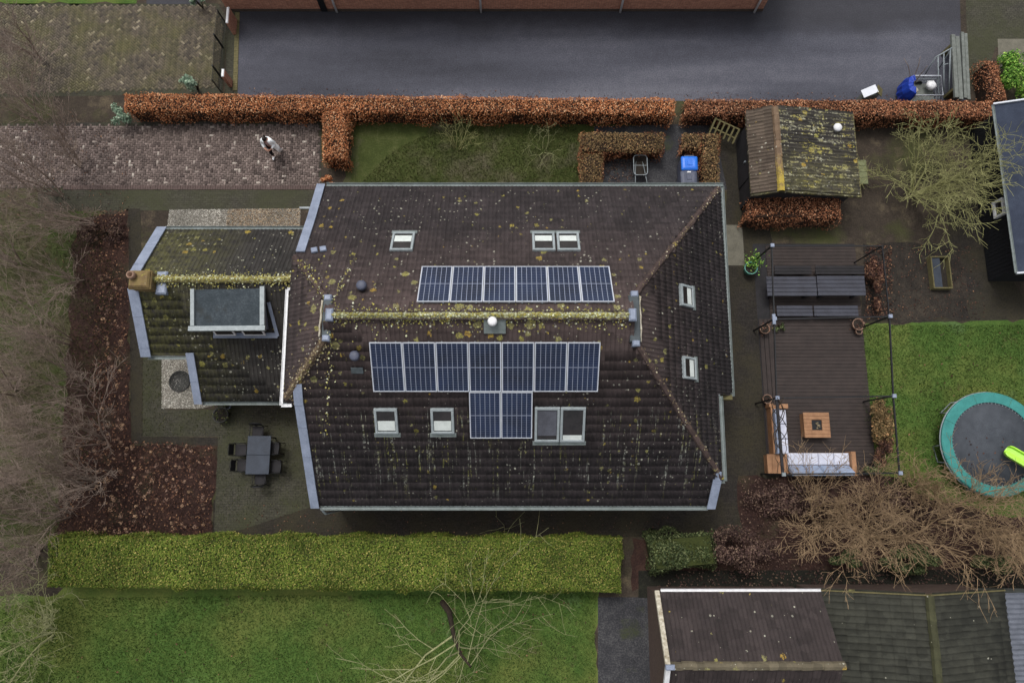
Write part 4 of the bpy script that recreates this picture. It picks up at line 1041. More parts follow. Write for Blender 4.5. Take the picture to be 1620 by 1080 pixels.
# ------------------------------------------------------------------ hedges
def hedge(name, label, quad, h, leafmat, core, density=720, size=.066, group=None, rnd=.2, z0=0.0, topmat=None, bulge=.075, side_density=.4):
    """quad: 4 plan corners in order (world), clipped hedge of height h"""
    Q = np.array([(p[0], p[1]) for p in quad])
    ctr = Q.mean(0)
    root = thing(name, label, 'hedge', (ctr[0], ctr[1], 0), group)
    # core body: subdivided prism with bumpy sides
    mb = MB()
    ins = .12
    W0 = [Vector((p[0], p[1], 0)) for p in quad]
    def inset(sc): return [(ctr[0] + (p.x-ctr[0])*sc, ctr[1] + (p.y-ctr[1])*sc) for p in W0]
    e1 = np.linalg.norm(Q[1]-Q[0]); e2 = np.linalg.norm(Q[2]-Q[1])
    # bilinear corner inset by metres
    def bil(s, t): return (1-s)*(1-t)*Q[0] + s*(1-t)*Q[1] + s*t*Q[2] + (1-s)*t*Q[3]
    ds, dt = min(.45, ins/e1), min(.45, ins/e2)
    core_poly = [bil(ds,dt), bil(1-ds,dt), bil(1-ds,1-dt), bil(ds,1-dt)]
    mb.prism(core_poly, z0, h-.1); mb.build('twig_core', core, root)
    # leaves on top and sides
    nt_ = int(e1*e2*density); s = RNG.random(nt_); t = RNG.random(nt_)
    P = (1-s)[:,None]*(1-t)[:,None]*Q[0] + s[:,None]*(1-t)[:,None]*Q[1] + s[:,None]*t[:,None]*Q[2] + (1-s)[:,None]*t[:,None]*Q[3]
    dE = np.minimum(np.minimum(s, 1-s)*e1, np.minimum(t, 1-t)*e2)
    drop = np.where(dE < rnd, rnd - np.sqrt(np.maximum(0, rnd**2 - (rnd-dE)**2)), 0)
    wav = bulge*(np.sin(P[:,0]*2.1+P[:,1]*1.3) + np.sin(P[:,0]*5.3+1.0)*.5 + np.sin(P[:,1]*4.7+P[:,0]*.7)*.5)
    Zt = h - drop + wav*.6 + RNG.normal(0, .035, nt_)
    P3 = np.c_[P, Zt]; N3 = np.tile([0,0,1.], (nt_,1))
    per = []
    for i in range(4):
        A, B = Q[i], Q[(i+1)%4]; L = np.linalg.norm(B-A); m = int(L*h*density*side_density)
        if m < 1: continue
        u = RNG.random(m); z = z0 + (h-z0)*RNG.random(m)**.8
        nrm = np.array([(B-A)[1], -(B-A)[0]])/L
        if np.dot(nrm, (A+B)/2-ctr) < 0: nrm = -nrm
        off = RNG.normal(-.03, .035, m) + bulge*(np.sin(u*L*2.3+i)+.5*np.sin(u*L*6+z*3)) - np.where(z > h-rnd, rnd - np.sqrt(np.maximum(0, rnd**2-(z-h+rnd)**2)), 0)
        per.append((np.c_[A + u[:,None]*(B-A) + nrm*off[:,None], z], np.tile([nrm[0], nrm[1], .3], (m,1))))
    side_P = np.concatenate([p for p,_ in per]); side_N = np.concatenate([n_ for _,n_ in per])
    if topmat is None:
        o = leaf_mesh('foliage', np.concatenate([P3, side_P]), np.concatenate([N3, side_N]), size, leafmat, root, spread=.5); o['kind'] = 'stuff'
    else:
        o = leaf_mesh('foliage', P3, N3, size, topmat, root, spread=.55); o['kind'] = 'stuff'
        o = leaf_mesh('side_foliage', side_P, side_N, size, leafmat, root, spread=.55); o['kind'] = 'stuff'
    return root

HB = 1.15
hedge('beech_hedge', 'long clipped copper beech hedge along the road above the lawn', [at(194,146,HB), at(1068,154,HB), at(1068,181,HB), at(194,174,HB)], HB, MAT['beech'], MAT['hedge_core'])
hedge('beech_hedge', 'copper beech hedge right of the gap, running behind the garden shed', [at(1084,155,HB), at(1572,158,HB), at(1572,186,HB), at(1084,181,HB)], HB, MAT['beech_red'], MAT['hedge_core'])
hedge('beech_hedge', 'short copper hedge stub standing beside the person on the driveway', [at(508,172,HB), at(550,172,HB), at(549,252,HB), at(508,252,HB)], HB, MAT['beech'], MAT['hedge_core'], rnd=.3)
hedge('beech_hedge', 'copper hedge running up beside the green bush, far right', [at(1558,92,1.0), at(1582,96,1.0), at(1596,160,1.0), at(1566,160,1.0)], 1.0, MAT['beech_red'], MAT['hedge_core'], rnd=.3, bulge=.12)
HY = .95
hedge('yard_hedge', 'brown clipped hedge top bar of the bin yard, rounded at its right end', [at(917,207,HY), at(1052,208,HY), at(1051,240,HY), at(917,240,HY)], HY, MAT['beech_red'], MAT['hedge_core'], topmat=MAT['beech_brown'])
hedge('yard_hedge', 'brown clipped hedge running down to the roof left of the wheelbarrow', [at(917,241,HY), at(955,241,HY), at(955,300,HY), at(916,300,HY)], HY, MAT['beech_red'], MAT['hedge_core'], topmat=MAT['beech_brown'])
hedge('yard_hedge', 'short reddish hedge above the blue-lidded bin', [at(1079,210,HY), at(1110,210,HY), at(1110,236,HY), at(1079,236,HY)], HY, MAT['beech_red'], MAT['hedge_core'], topmat=MAT['beech_brown'])
hedge('yard_hedge', 'brown clipped hedge right of the two wheeled bins', [at(1111,209,HY), at(1140,210,HY), at(1140,300,HY), at(1111,300,HY)], HY, MAT['beech_red'], MAT['hedge_core'], topmat=MAT['beech_brown'])
hedge('beech_hedge', 'rounded reddish hedge in front of the garden shed', [at(1190,284,1.3), at(1334,284,1.3), at(1336,346,1.3), at(1182,346,1.3)], 1.3, MAT['beech_red'], MAT['hedge_core'], rnd=.4, bulge=.08)
hedge('laurel_hedge', 'wide yellow-green clipped hedge along the lawn at the bottom', [at(70,849,1.5), at(984,851,1.5), at(984,938,1.5), at(70,930,1.5)], 1.5, MAT['green_leaf'], MAT['green_core'], density=1300, size=.062, rnd=.35, bulge=.075, side_density=.7)
c = at(528,286,.35)
def bush(name, label, c, rx, ry, h, mat, n=900, size=.09, cat='shrub', core=MAT['hedge_core'], z0=.05, stems=5, group=None):
    c = Vector(c); root = thing(name, label, cat, (c.x, c.y, 0), group)
    mb = MB()
    for k in range(stems):
        a = random.random()*6.28; q = Vector((c.x + math.cos(a)*rx*.6, c.y + math.sin(a)*ry*.6, h*.75)); mb.tube([(c.x,c.y,0), ((c.x+q.x)/2, (c.y+q.y)/2, h*.45), q], [.025,.018,.008], 5)
    mb.build('stem', core, root)
    nC = max(6, int(rx*ry*14)); cl = []
    for k in range(nC):
        a = random.random()*6.28; r = math.sqrt(random.random()); cl.append((math.cos(a)*r*rx*.8, math.sin(a)*r*ry*.8, h*(.35+.5*math.sqrt(max(0,1-r*r))*random.uniform(.7,1.1))))
    cl = np.array(cl); i = RNG.integers(0, nC, n); d = unit(RNG.normal(0,1,(n,3))); rr = RNG.random((n,1))**.4
    P = cl[i] + d*rr*np.array([rx,ry,h*.6])*.34; P[:,2] = np.maximum(P[:,2], z0)
    o = leaf_mesh('foliage', P + np.array([c.x,c.y,0]), d + [0,0,.6], size, mat, root, spread=.5); o['kind'] = 'stuff'
    return root
bush('beech_shrub', 'small orange beech shrub at the upper left corner of the roof', at(523,287,.3), .42, .3, .7, MAT['beech'], 700)
bush('silver_shrub', 'silvery green shrub at the left end of the copper hedge', at(190,180,.5), .55, .6, 1.1, MAT['grey_leaf'], 700, .10)
bush('silver_shrub', 'silvery green shrub above the hedge beside the mesh fence', at(306,134,.5), .6, .35, 1.0, MAT['grey_leaf'], 600, .10)
bush('silver_shrub', 'silvery shrub by the gate pier at the top edge', at(314,2,.5), .4, .35, .9, MAT['grey_leaf'], 300, .10)
bush('green_bush', 'bright green round bush at the right edge beside the road', at(1606,122,.8), .95, 1.2, 1.5, MAT['bright_leaf'], 4200, .1)
hedge('evergreen_bush', 'low ragged green shrub row above the garage drive', [at(1026,850,1.5), at(1128,842,1.5), at(1138,896,1.5), at(1036,906,1.5)], 1.5, MAT['shrub_leaf'], MAT['green_core'], density=650, size=.085, rnd=.55, bulge=.2, side_density=.8)
bush('purple_bush', 'purplish brown shrub right of the green leafy one', at(1172,868,1.0), 1.5, .9, 1.8, MAT['purple_leaf'], 5200, .08)
bush('ivy_mound', 'dark green ivy mound above the mossy outbuilding roof', at(1440,882,.9), 1.3, .6, 1.5, MAT['shrub_leaf'], 4200, .09)
bush('ivy_mound', 'green ivy under the tan twigs between garage and trampoline', at(1335,885,.8), .8, .5, 1.2, MAT['shrub_leaf'], 1800, .09)
bush('ivy_mound', 'green ivy patch near the bottom right corner above the lean-to', at(1560,890,.8), 1.2, .5, 1.3, MAT['shrub_leaf'], 2400, .09)
bush('dry_shrub', 'brown dry-leaved shrub at the right of the lounge deck', at(1393,668,.5), .75, 1.1, .9, MAT['beech_brown'], 3000, .09)
bush('dry_shrub', 'brown dry shrub below the lounge deck corner post', at(1405,715,.5), .6, .6, .9, MAT['litter'], 1500, .08)
bush('low_shrub', 'low green plant at the right end of the lounge sofa', at(1378,735,.3), .5, .45, .6, MAT['shrub_leaf'], 900, .07)
bush('dry_shrub', 'russet leafy shrub at the right end of the dark picnic table', at(1386,450,.4), .45, 1.15, .8, MAT['litter'], 2400, .1)
bush('dark_shrub', 'dark red shrub mass below the lounge sofa', at(1260,790,.5), 2.0, .8, .9, MAT['purple_leaf'], 5000, .08)
bush('dark_shrub', 'dark brown shrub mass between path and lower right trees', at(1420,805,.5), 1.8, .8, .9, MAT['purple_leaf'], 3800, .08)
bush('dark_shrub', 'small dark shrub above the terrace corner by the wing', at(160,365,.4), 1.0, .6, .8, MAT['purple_leaf'], 1200, .08)

def litter(poly, per, label, mat='litter', z=.02, size=.08, up=.12):
    P = scatter_density(poly, per); n = len(P)
    o = leaf_mesh('leaf_litter', np.c_[P, z + RNG.random(n)*up], np.tile([0,0,1.], (n,1)), size, MAT[mat], None, spread=.5); tag(o, label, 'leaves', kind='stuff')
litter(PX((150,340),(205,335),(208,700),(150,700)), 160, 'reddish fallen leaves in the planting bed beside the wing', up=.5)
litter(PX((130,690),(345,704),(335,850),(90,850)), 200, 'reddish fallen leaves in the planting bed left of the terrace', up=.55)
litter(PX((1170,755),(1450,755),(1620,830),(1620,930),(1030,930),(1170,850)), 110, 'dark fallen leaves under the lower right shrubs', 'purple_leaf', up=.2)
litter(PX((1370,388),(1408,388),(1412,505),(1366,505)), 180, 'russet leaves between picnic table and vegetable bed')
litter(PX((380,795),(1120,795),(1000,850),(345,850)), 16, 'scattered dead leaves on the rear path', z=.02, up=.02, size=.06)
litter(PX((958,240),(1000,240),(1000,300),(958,300)), 150, 'dark red leaves in the bed beside the wheelbarrow', 'purple_leaf', up=.15)
litter(PX((380,140),(1520,148),(1520,158),(380,150)), 30, 'dead leaves along the road edge at the copper hedge', z=.012, up=.02, size=.06)
litter(PX((120,940),(940,940),(940,1080),(120,1080)), 2.2, 'stray dead leaves on the lawn at the bottom', z=.03, up=.03, size=.08)
litter(PX((1370,520),(1620,520),(1620,640),(1480,780),(1400,780)), 3, 'stray dead leaves on the lawn beside the trampoline', z=.03, up=.03, size=.08)
litter(PX((0,150),(200,200),(205,340),(150,430),(0,420)), 25, 'dead leaves scattered under the trees at the left', up=.03, size=.06)
litter(PX((1365,388),(1540,388),(1560,505),(1365,505)), 50, 'dead leaves on the vegetable bed', z=.02, up=.03, size=.06)
def flower_heads(poly, per, label):
    P = scatter_density(poly, per); m = len(P); q = 22; n = m*q
    ctr = np.c_[P, .35 + RNG.random(m)*.4]; d = unit(RNG.normal(0,1,(n,3)))
    Q = np.repeat(ctr, q, 0) + d*(.04 + .05*np.repeat(RNG.random(m), q))[:,None]
    o = leaf_mesh('dried_flower_heads', Q, d, .06, MAT['flower_head'], None, spread=.3, tint=np.clip(np.repeat(RNG.random(m), q)*.8 + RNG.random(n)*.2, 0, 1)); tag(o, label, 'flower heads', kind='stuff')
flower_heads(PX((165,440),(206,440),(208,700),(165,700)), 7, 'tan dried flower heads in the bed beside the wing')
flower_heads(PX((165,695),(344,705),(335,845),(140,845)), 8.5, 'tan dried flower heads in the bed left of the terrace')
# moss-green wood sorrel patch by the gravel, planters
# ------------------------------------------------------------------ bare trees
def segs_to_mesh(name, S, mat, parent, sides=3):
    S = np.array(S, dtype=np.float64); P, Q, r0, r1 = S[:,0:3], S[:,3:6], S[:,6], S[:,7]
    d = unit(Q - P); ref = np.where(np.abs(d[:,2:3]) > .9, np.array([[1.,0,0]]), np.array([[0,0,1.]]))
    a = unit(np.cross(d, ref)); b = np.cross(d, a); n = len(S); V = np.zeros((n, 2*sides, 3))
    for k in range(sides):
        w = a*math.cos(2*math.pi*k/sides) + b*math.sin(2*math.pi*k/sides)
        V[:,k] = P + w*r0[:,None]; V[:,sides+k] = Q + w*r1[:,None]
    f = np.array([(k, (k+1)%sides, sides+(k+1)%sides, sides+k) for k in range(sides)])
    return fast(name, V.reshape(-1,3), (np.arange(n)[:,None,None]*2*sides + f[None]).reshape(-1,4), mat, parent)

def bare_tree(name, label, base, height, mat, seed, stems=1, kids=(7,6,5), lens=(.55,.45,.4), ang=(50,45,40), up=.15, r0=.09, lean=(0,0), wander=.12, trunk_mat=None, cat='tree', stem_spread=.2, trunk_frac=.35, twig_r=.006, droop=0.0, group=None):
    rg = random.Random(seed); base = Vector((base[0], base[1], 0)); root = thing(name, label, cat, base, group)
    T, B = [], []
    def grow(p, d, L, r, lvl):
        n = 5 if lvl == 0 else (4 if lvl == 1 else 3)
        st = L/n; rr = r; out = []
        for i in range(n):
            d = (d + Vector((rg.gauss(0,wander), rg.gauss(0,wander), rg.gauss(0,wander) + (up if lvl else .03) - droop*lvl*.3))).normalized()
            q = p + d*st; r2 = max(twig_r*.6, r*(1 - .72*(i+1)/n))
            if q.z < .05: q.z = .05
            (T if lvl == 0 else B).append((*p, *q, rr, r2)); out.append((p, q, d, r2)); p, rr = q, r2
        if lvl < len(kids):
            k = kids[lvl]
            for j in range(k):
                t = trunk_frac + (1-trunk_frac)*(j + rg.random())/k if lvl == 0 else .15 + .85*(j + rg.random())/k
                i = min(n-1, int(t*n)); a, b, dd, r2 = out[i]; pp = a.lerp(b, t*n - i)
                az = rg.random()*6.283; an = math.radians(ang[lvl]*rg.uniform(.7,1.25))
                s = dd.cross(Vector((rg.gauss(0,1), rg.gauss(0,1), rg.gauss(0,1)))).normalized()
                nd = (dd*math.cos(an) + s*math.sin(an)).normalized()
                grow(pp, nd, L*lens[lvl]*rg.uniform(.65,1.2), max(twig_r, r2*.62), lvl+1)
    for s in range(stems):
        a = rg.random()*6.283; sp = stem_spread if stems > 1 else .03
        d = Vector((math.cos(a)*sp*rg.uniform(.3,1.3) + lean[0], math.sin(a)*sp*rg.uniform(.3,1.3) + lean[1], 1)).normalized()
        off = Vector((math.cos(a), math.sin(a), 0))*(.12 if stems > 1 else 0)
        grow(base + off, d, height*rg.uniform(.8,1.1), r0*(1 if stems == 1 else rg.uniform(.6,1)), 0)
    segs_to_mesh('trunk', T, trunk_mat or mat, root, 6); segs_to_mesh('branches', B, mat, root, 3)['kind'] = 'stuff'
    return root

# upright bare trees along the left edge: shoots rise and fan outwards
left = [((125,262), 3.2, 'bare tree standing on the end of the brick driveway', 4), ((150,352), 3.6, 'bare tree at the upper end of the planting bed, twigs over the driveway end', 5), ((95,310), 4.0, 'bare tree left of the driveway end, level with the gravel strip', 5), ((60,190), 3.6, 'bare tree between the two driveways at the left', 5), ((60,90), 3.6, 'bare tree in the upper left corner over the grey driveway', 5),
        ((130,440), 3.6, 'bare tree at the left level with the chimney', 4), ((110,540), 3.8, 'bare tree at the left level with the wing dormer', 4), ((140,620), 4.0, 'bare tree at the left level with the round planting ring', 5),
        ((165,700), 4.2, 'brown bare tree in the corner of the planting bed, twigs streaming left', 6), ((150,765), 4.2, 'brown bare tree in the lower planting bed', 6), ((110,815), 4.2, 'brown bare tree at the left end of the yellow-green hedge', 6),
        ((60,870), 4.0, 'brown bare tree below the left end of the yellow-green hedge', 6), ((30,760), 3.6, 'brown bare tree on the left edge level with the terrace', 5), ((30,420), 3.2, 'bare tree on the left edge level with the wing', 4), ((20,620), 3.2, 'bare tree on the left edge level with the gravel patch', 4)]
for i, (p, h, lab, st) in enumerate(left):
    bare_tree('bare_tree', lab, at(*p), h, MAT['bark_brown'], 100+i, stems=max(3,st-1), kids=(9,6,5), lens=(.5,.45,.45), ang=(34,34,36), up=.16, r0=.05, wander=.1, stem_spread=.4, trunk_frac=.1, twig_r=.008, group='bare trees along the left edge')
bare_tree('mossy_tree', 'mossy yellow-green bare tree right of the garden shed', at(1445,305), 2.7, MAT['bark_green'], 38, stems=12, kids=(7,5,4), lens=(.6,.55,.5), ang=(55,50,45), up=.02, r0=.055, wander=.12, stem_spread=1.0, trunk_frac=.25, twig_r=.011)
lower = [((1290,822), 2.5, 'tan twiggy tree below the lounge sofa', 5), ((1375,850), 3.2, 'tan twiggy tree just above the garage roof corner', 5), ((1480,825), 3.0, 'tan twiggy tree below the trampoline', 5), ((1570,850), 3.0, 'tan twiggy tree at the right edge below the trampoline', 5), ((1425,790), 1.5, 'tan twiggy tree beside the deck corner post, below the trampoline pad', 4)]
for i, (p, h, lab, st) in enumerate(lower):
    bare_tree('twiggy_tree', lab, at(*p), h, MAT['bark_tan'], 300+i, stems=st, kids=(8,6,5), lens=(.6,.52,.48), ang=(45,42,40), up=.04, r0=.05, wander=.13, stem_spread=.65, trunk_frac=.2, twig_r=.009, group='twiggy trees at the lower right')
bare_tree('lichen_tree', 'pale lichened bare tree spreading over the lawn at the bottom', at(700,952), 3.3, MAT['bark_pale'], 64, stems=1, kids=(10,6,4), lens=(1.2,.5,.45), ang=(80,60,55), up=-.02, r0=.13, lean=(.0,-.5), wander=.17, trunk_mat=MAT['bark_dark'], trunk_frac=.55, twig_r=.011)
bare_tree('lichen_tree', 'pale bare tree in the lower left corner', at(88,1000), 2.6, MAT['bark_pale'], 61, stems=4, kids=(7,6,5), lens=(.7,.5,.45), ang=(55,50,45), up=.03, r0=.06, wander=.15, stem_spread=.6, trunk_frac=.25, twig_r=.011)
bare_tree('bare_shrub', 'small bare greenish shrub in the garden lawn, left of two', at(722,238), 1.3, MAT['bark_green'], 71, stems=8, kids=(5,4), lens=(.5,.5), ang=(40,40), up=.05, r0=.018, wander=.13, stem_spread=.75, cat='shrub', twig_r=.006, trunk_frac=.2)
bare_tree('bare_shrub', 'small bare pale shrub in the garden lawn beside the bin yard hedge', at(860,238), 1.3, MAT['bark_pale'], 72, stems=5, kids=(4,3), lens=(.55,.5), ang=(50,45), up=.0, r0=.02, wander=.15, stem_spread=.7, cat='shrub', twig_r=.006, trunk_frac=.2)

# ------------------------------------------------------------------ fence, gate piers, top left
def RX(px0, py0, px1, py1, z):
    a, b, c, d = at(px0,py0,z), at(px1,py0,z), at(px1,py1,z), at(px0,py1,z)
    return (a.x+d.x)/2, (b.x+c.x)/2, (c.y+d.y)/2, (a.y+b.y)/2     # x0,x1,y0,y1
fence = thing('mesh_fence', 'low black wire mesh fence along the grey driveway', 'fence', at(354,95))
fp = [at(358,38), at(353,76), at(351,124), at(350,146)]
for p in fp[1:3]: MB().bar(p, p + Vector((0,0,1.0)), .06, .06).build('post', MAT['black_metal'], fence)
for p in (fp[0], fp[3]): MB().bar(p, p + Vector((0,0,1.0)), .035, .035).build('post', MAT['black_metal'], fence)
for a, b in zip(fp[:-1], fp[1:]):
    mb = MB(); L = (b-a).length; n = int(L/.07)
    for i in range(1, n):
        q = a.lerp(b, i/n); mb.bar(q + Vector((0,0,.03)), q + Vector((0,0,.97)), .014, .014)
    for k in range(7): z = Vector((0,0,.05+.15*k)); mb.bar(a + z, b + z, .01, .01)
    o = mb.build('wire_mesh', MAT['black_metal'], fence); o['kind'] = 'stuff'
for lab, pa, pb, z in (('white-capped brick gate pier at the top edge beside the road', (358,36), (361,11), .9), ('short white-capped brick pier beside the long copper hedge', (352,121), (352,109), .9)):
    a, b = at(*pa, z), at(*pb, z); r = thing('gate_pier', lab, 'pier', ((a.x+b.x)/2, (a.y+b.y)/2, 0))
    M = frame(Vector(((a.x+b.x)/2, (a.y+b.y)/2, 0)), Vector((1,0,0)), Vector((0,1,0)), Vector((0,0,1))); L = abs(a.y-b.y)
    MB().box(-.07, .07, -L/2+.02, L/2-.02, 0, z-.06, M).build('pier_wall', MAT['wall_brick'], r)
    MB().cbox(-.055, .055, -L/2, L/2, z-.058, z, .015, M).build('coping', MAT['white'], r)

# ------------------------------------------------------------------ bin yard
def wheelie(label, x0, x1, y0, y1, lid, h=1.06):
    cx, cy = (x0+x1)/2, (y0+y1)/2; w, d = (x1-x0)/2, (y1-y0)/2
    r = thing('wheeled_bin', label, 'bin', (cx, cy, 0), 'wheeled bins in the bin yard')
    mb = MB(); k = .82
    vs = [(cx-w*k,cy-d*k,.06),(cx+w*k,cy-d*k,.06),(cx+w*k,cy+d*k,.06),(cx-w*k,cy+d*k,.06),(cx-w*.96,cy-d*.96,h-.08),(cx+w*.96,cy-d*.96,h-.08),(cx+w*.96,cy+d*.96,h-.08),(cx-w*.96,cy+d*.96,h-.08)]
    mb.add(vs, [(0,3,2,1),(0,1,5,4),(1,2,6,5),(2,3,7,6),(3,0,4,7),(4,5,6,7)]); mb.build('bin_body', MAT['bin_grey'], r)
    mb = MB(); n = 6; ring = lambda s, z: [(cx + sx*(w*s - .07) + .07*math.cos(a), cy + sy*(d*s - .07) + .07*math.sin(a), z) for sx, sy, a0 in ((1,1,0),(-1,1,90),(-1,-1,180),(1,-1,270)) for a in [math.radians(a0 + 90*i/n) for i in range(n+1)]]
    R_ = [ring(1.0, h-.079), ring(1.02, h-.04), ring(.95, h), ring(.62, h+.035), ring(.55, h+.03)]; m = len(R_[0])
    mb.add([v for q in R_ for v in q], [(i*m+j, i*m+(j+1)%m, (i+1)*m+(j+1)%m, (i+1)*m+j) for i in range(4) for j in range(m)] + [tuple(range(4*m, 5*m))])
    o = mb.build('lid', lid, r, True)
    MB().cbox(cx-w*.3, cx+w*.3, cy-d*.36, cy+d*.36, h+.028, h+.05, .015).build('lid_panel', lid, o)
    MB().bar((cx-w*.6,cy+d+.03,h-.05), (cx+w*.6,cy+d+.03,h-.05), .04, .04).build('handle', MAT['bin_grey'], r)
    for s in (-1,1): MB().tube([(cx+s*w*.7-.03,cy+d*.75,.1),(cx+s*w*.7+.03,cy+d*.75,.1)], .1, 14).build('wheel', MAT['black_metal'], r)
    return r, cx, cy, h
x0,x1,y0,y1 = RX(1078,247,1104,269,1.06); wheelie('wheeled bin with a bright blue lid beside the hedge', x0,x1,y0,y1, MAT['blue'])
x0,x1,y0,y1 = RX(1077,270,1103,292,1.06); r,cx,cy,h = wheelie('grey wheeled bin with a white label, below the blue-lidded one', x0,x1,y0,y1, MAT['bin_grey'])
MB().cbox(cx-.08, cx+.08, y1-.11, y1-.05, h+.01, h+.055, .005).build('sticker', MAT['white'], r)
# wheelbarrow
wbp = at(1013, 262, .5); wb_ = thing('wheelbarrow', 'old wheelbarrow with round tube rim in the bin yard', 'wheelbarrow', (wbp.x, wbp.y, 0))
rim = [];
for sx, sy, a0 in ((1,1,0),(-1,1,90),(-1,-1,180),(1,-1,270)):
    for i in range(5): a = math.radians(a0+22.5*i); rim.append((wbp.x + sx*.16 + .13*math.cos(a), wbp.y + sy*.3 + .15*math.sin(a), .55))
MB().tube(rim, .02, 7, closed=True).build('rim', MAT['galv'], wb_, True)
mb = MB(); m = len(rim); low_ = [(wbp.x + (p[0]-wbp.x)*.6, wbp.y + (p[1]-wbp.y)*.65, .3) for p in rim]
mb.add(rim + low_, [(i, (i+1)%m, m+(i+1)%m, m+i) for i in range(m)] + [tuple(range(m, 2*m))]); mb.build('tub', MAT['dark_bed'], wb_)
for s in (-1,1):
    MB().tube([(wbp.x+s*.12,wbp.y+.45,.25),(wbp.x+s*.2,wbp.y-.2,.4),(wbp.x+s*.26,wbp.y-.95,.6)], .018, 7).build('handle', MAT['galv'], wb_, True)
    MB().tube([(wbp.x+s*.2,wbp.y-.25,.4),(wbp.x+s*.22,wbp.y-.3,.02)], .016, 7).build('leg', MAT['galv'], wb_, True)
MB().tube([(wbp.x-.03,wbp.y+.55,.17),(wbp.x+.03,wbp.y+.55,.17)], .17, 18).build('wheel', MAT['black_metal'], wb_)
MB().bar((wbp.x-.28,wbp.y-.02,.56), (wbp.x+.28,wbp.y-.02,.56), .015, .015).build('cross_bar', MAT['galv'], wb_)
# old wooden pallet leaning on the hedge
pal = thing('wooden_rack', 'old mossy wooden slat rack leaning on the hedge left of the shed', 'rack', at(1148,205))
a, b = at(1133,186,.9), at(1170,204,.9)
for i in range(6):
    p = a.lerp(b, i/5); q = p + Vector((-.22,-.5,-.35)) if i else p + Vector((-.3,-.72,-.4)); MB().bar(p, q, .07, .03).build('slat', MAT['wood_mossy'], pal)
MB().bar(a + Vector((-.05,-.02,-.04)), b + Vector((.02,-.02,-.04)), .05, .04).build('rail', MAT['wood_mossy'], pal); MB().bar(a + Vector((-.15,-.3,-.26)), b + Vector((-.12,-.3,-.26)), .05, .04).build('rail', MAT['wood_mossy'], pal)
for p in (a, b): MB().bar((p.x-.05,p.y-.1,.82), (p.x-.05,p.y-.1,0), .05, .05).build('leg', MAT['wood_mossy'], pal)

# ------------------------------------------------------------------ top right: cart, hurdle, beams, bird house
hur = thing('metal_hurdle', 'galvanised metal hurdle gate leaning beside the two grey beams', 'gate', at(1492,125))
t0, t1 = at(1480,91,1.1), at(1506,76,1.1)
for i, f_ in enumerate((.15,.5,.9)):
    p = t0.lerp(t1, f_); p2 = at(1484+8*i, 152, .25); MB().tube([p, (p2.x, p2.y, .3)], .028, 7).build('bar', MAT['galv'], hur, True)
MB().tube([t0, t1], .03, 7).build('rail', MAT['galv'], hur, True)
p, q = at(1492,103,1.0), at(1500,101,1.0); MB().tube([p, q], .022, 7).build('rail', MAT['galv'], hur, True)
for p in (t0, t1): MB().tube([p, (p.x+.1, p.y-.25, .02)], .025, 7).build('leg', MAT['galv'], hur, True)
for lab, xs, ya, yb, w in (('left weathered grey beam beside the hurdle gate', (1510,1516), 56, 155, .34), ('right weathered grey beam beside the copper hedge', (1524,1529), 52, 156, .26)):
    a, b = at(xs[0], ya, .75), at(xs[1], yb, .75); r = thing('timber_beam', lab, 'beam', ((a.x+b.x)/2, (a.y+b.y)/2, 0), 'grey beams stacked by the road')
    nrow = 2
    for k in range(nrow):
        off = Vector(((k-.5)*w*.52, random.uniform(-.15,.15)*k, 0)); MB().bar(a+off, b+off, w*.48, .12).build('plank', MAT['wood_grey'], r)
    for t in (.15,.85):
        q = a.lerp(b, t); MB().bar((q.x-w/2,q.y,.35), (q.x+w/2,q.y,.35), .12, .66).build('trestle', MAT['wood_mossy'], r)
cart = thing('wire_cart', 'small wire cage cart with a rumpled blue cover at the hedge', 'cart', at(1462,142))
x0,x1,y0,y1 = RX(1446,121,1489,152,.8); zc = .85
mb = MB()
for x in np.linspace(x0,x1,12): mb.bar((x,y1,.25),(x,y1,zc),.014,.014); mb.bar((x,y0,.25),(x,y0,zc),.014,.014)
for y in np.linspace(y0,y1,8): mb.bar((x0,y,.25),(x0,y,zc),.014,.014); mb.bar((x1,y,.25),(x1,y,zc),.014,.014)
for z in (.4,.6): mb.bar((x0,y0,z),(x1,y0,z),.014,.014); mb.bar((x0,y1,z),(x1,y1,z),.014,.014); mb.bar((x0,y0,z),(x0,y1,z),.014,.014); mb.bar((x1,y0,z),(x1,y1,z),.014,.014)
o = mb.build('wire_mesh', MAT['galv'], cart); o['kind'] = 'stuff'
MB().tube([(x0,y0,zc),(x1,y0,zc),(x1,y1,zc),(x0,y1,zc)], .03, 7, closed=True).build('top_rail', MAT['alu'], cart, True)
MB().box(x0+.02, x1-.02, y0+.02, y1-.02, .22, .26).build('floor', MAT['wood_grey'], cart)
for s in (y0,y1): MB().tube([(x0+.5,s-.03,.22),(x0+.5,s+.03,.22)], .22, 18).build('wheel', MAT['black_metal'], cart)
mb = MB(); n = 12; vs = []
for i in range(n+1):
    a = math.pi*(.5 + i/n)
    for j, (rr, zz) in enumerate(((1.0,.15),(1.03,.6),(.85,.95),(.3,1.02))): vs.append((x0 - .02 + math.cos(a)*.38*rr*random.uniform(.92,1.06), (y0+y1)/2 + math.sin(a)*.5*rr*random.uniform(.95,1.05), zz + random.uniform(-.04,.04)))
mb.add(vs, [(i*4+j, (i+1)*4+j, (i+1)*4+j+1, i*4+j+1) for i in range(n) for j in range(3)]); mb.build('blue_cover', MAT['tarp'], cart)
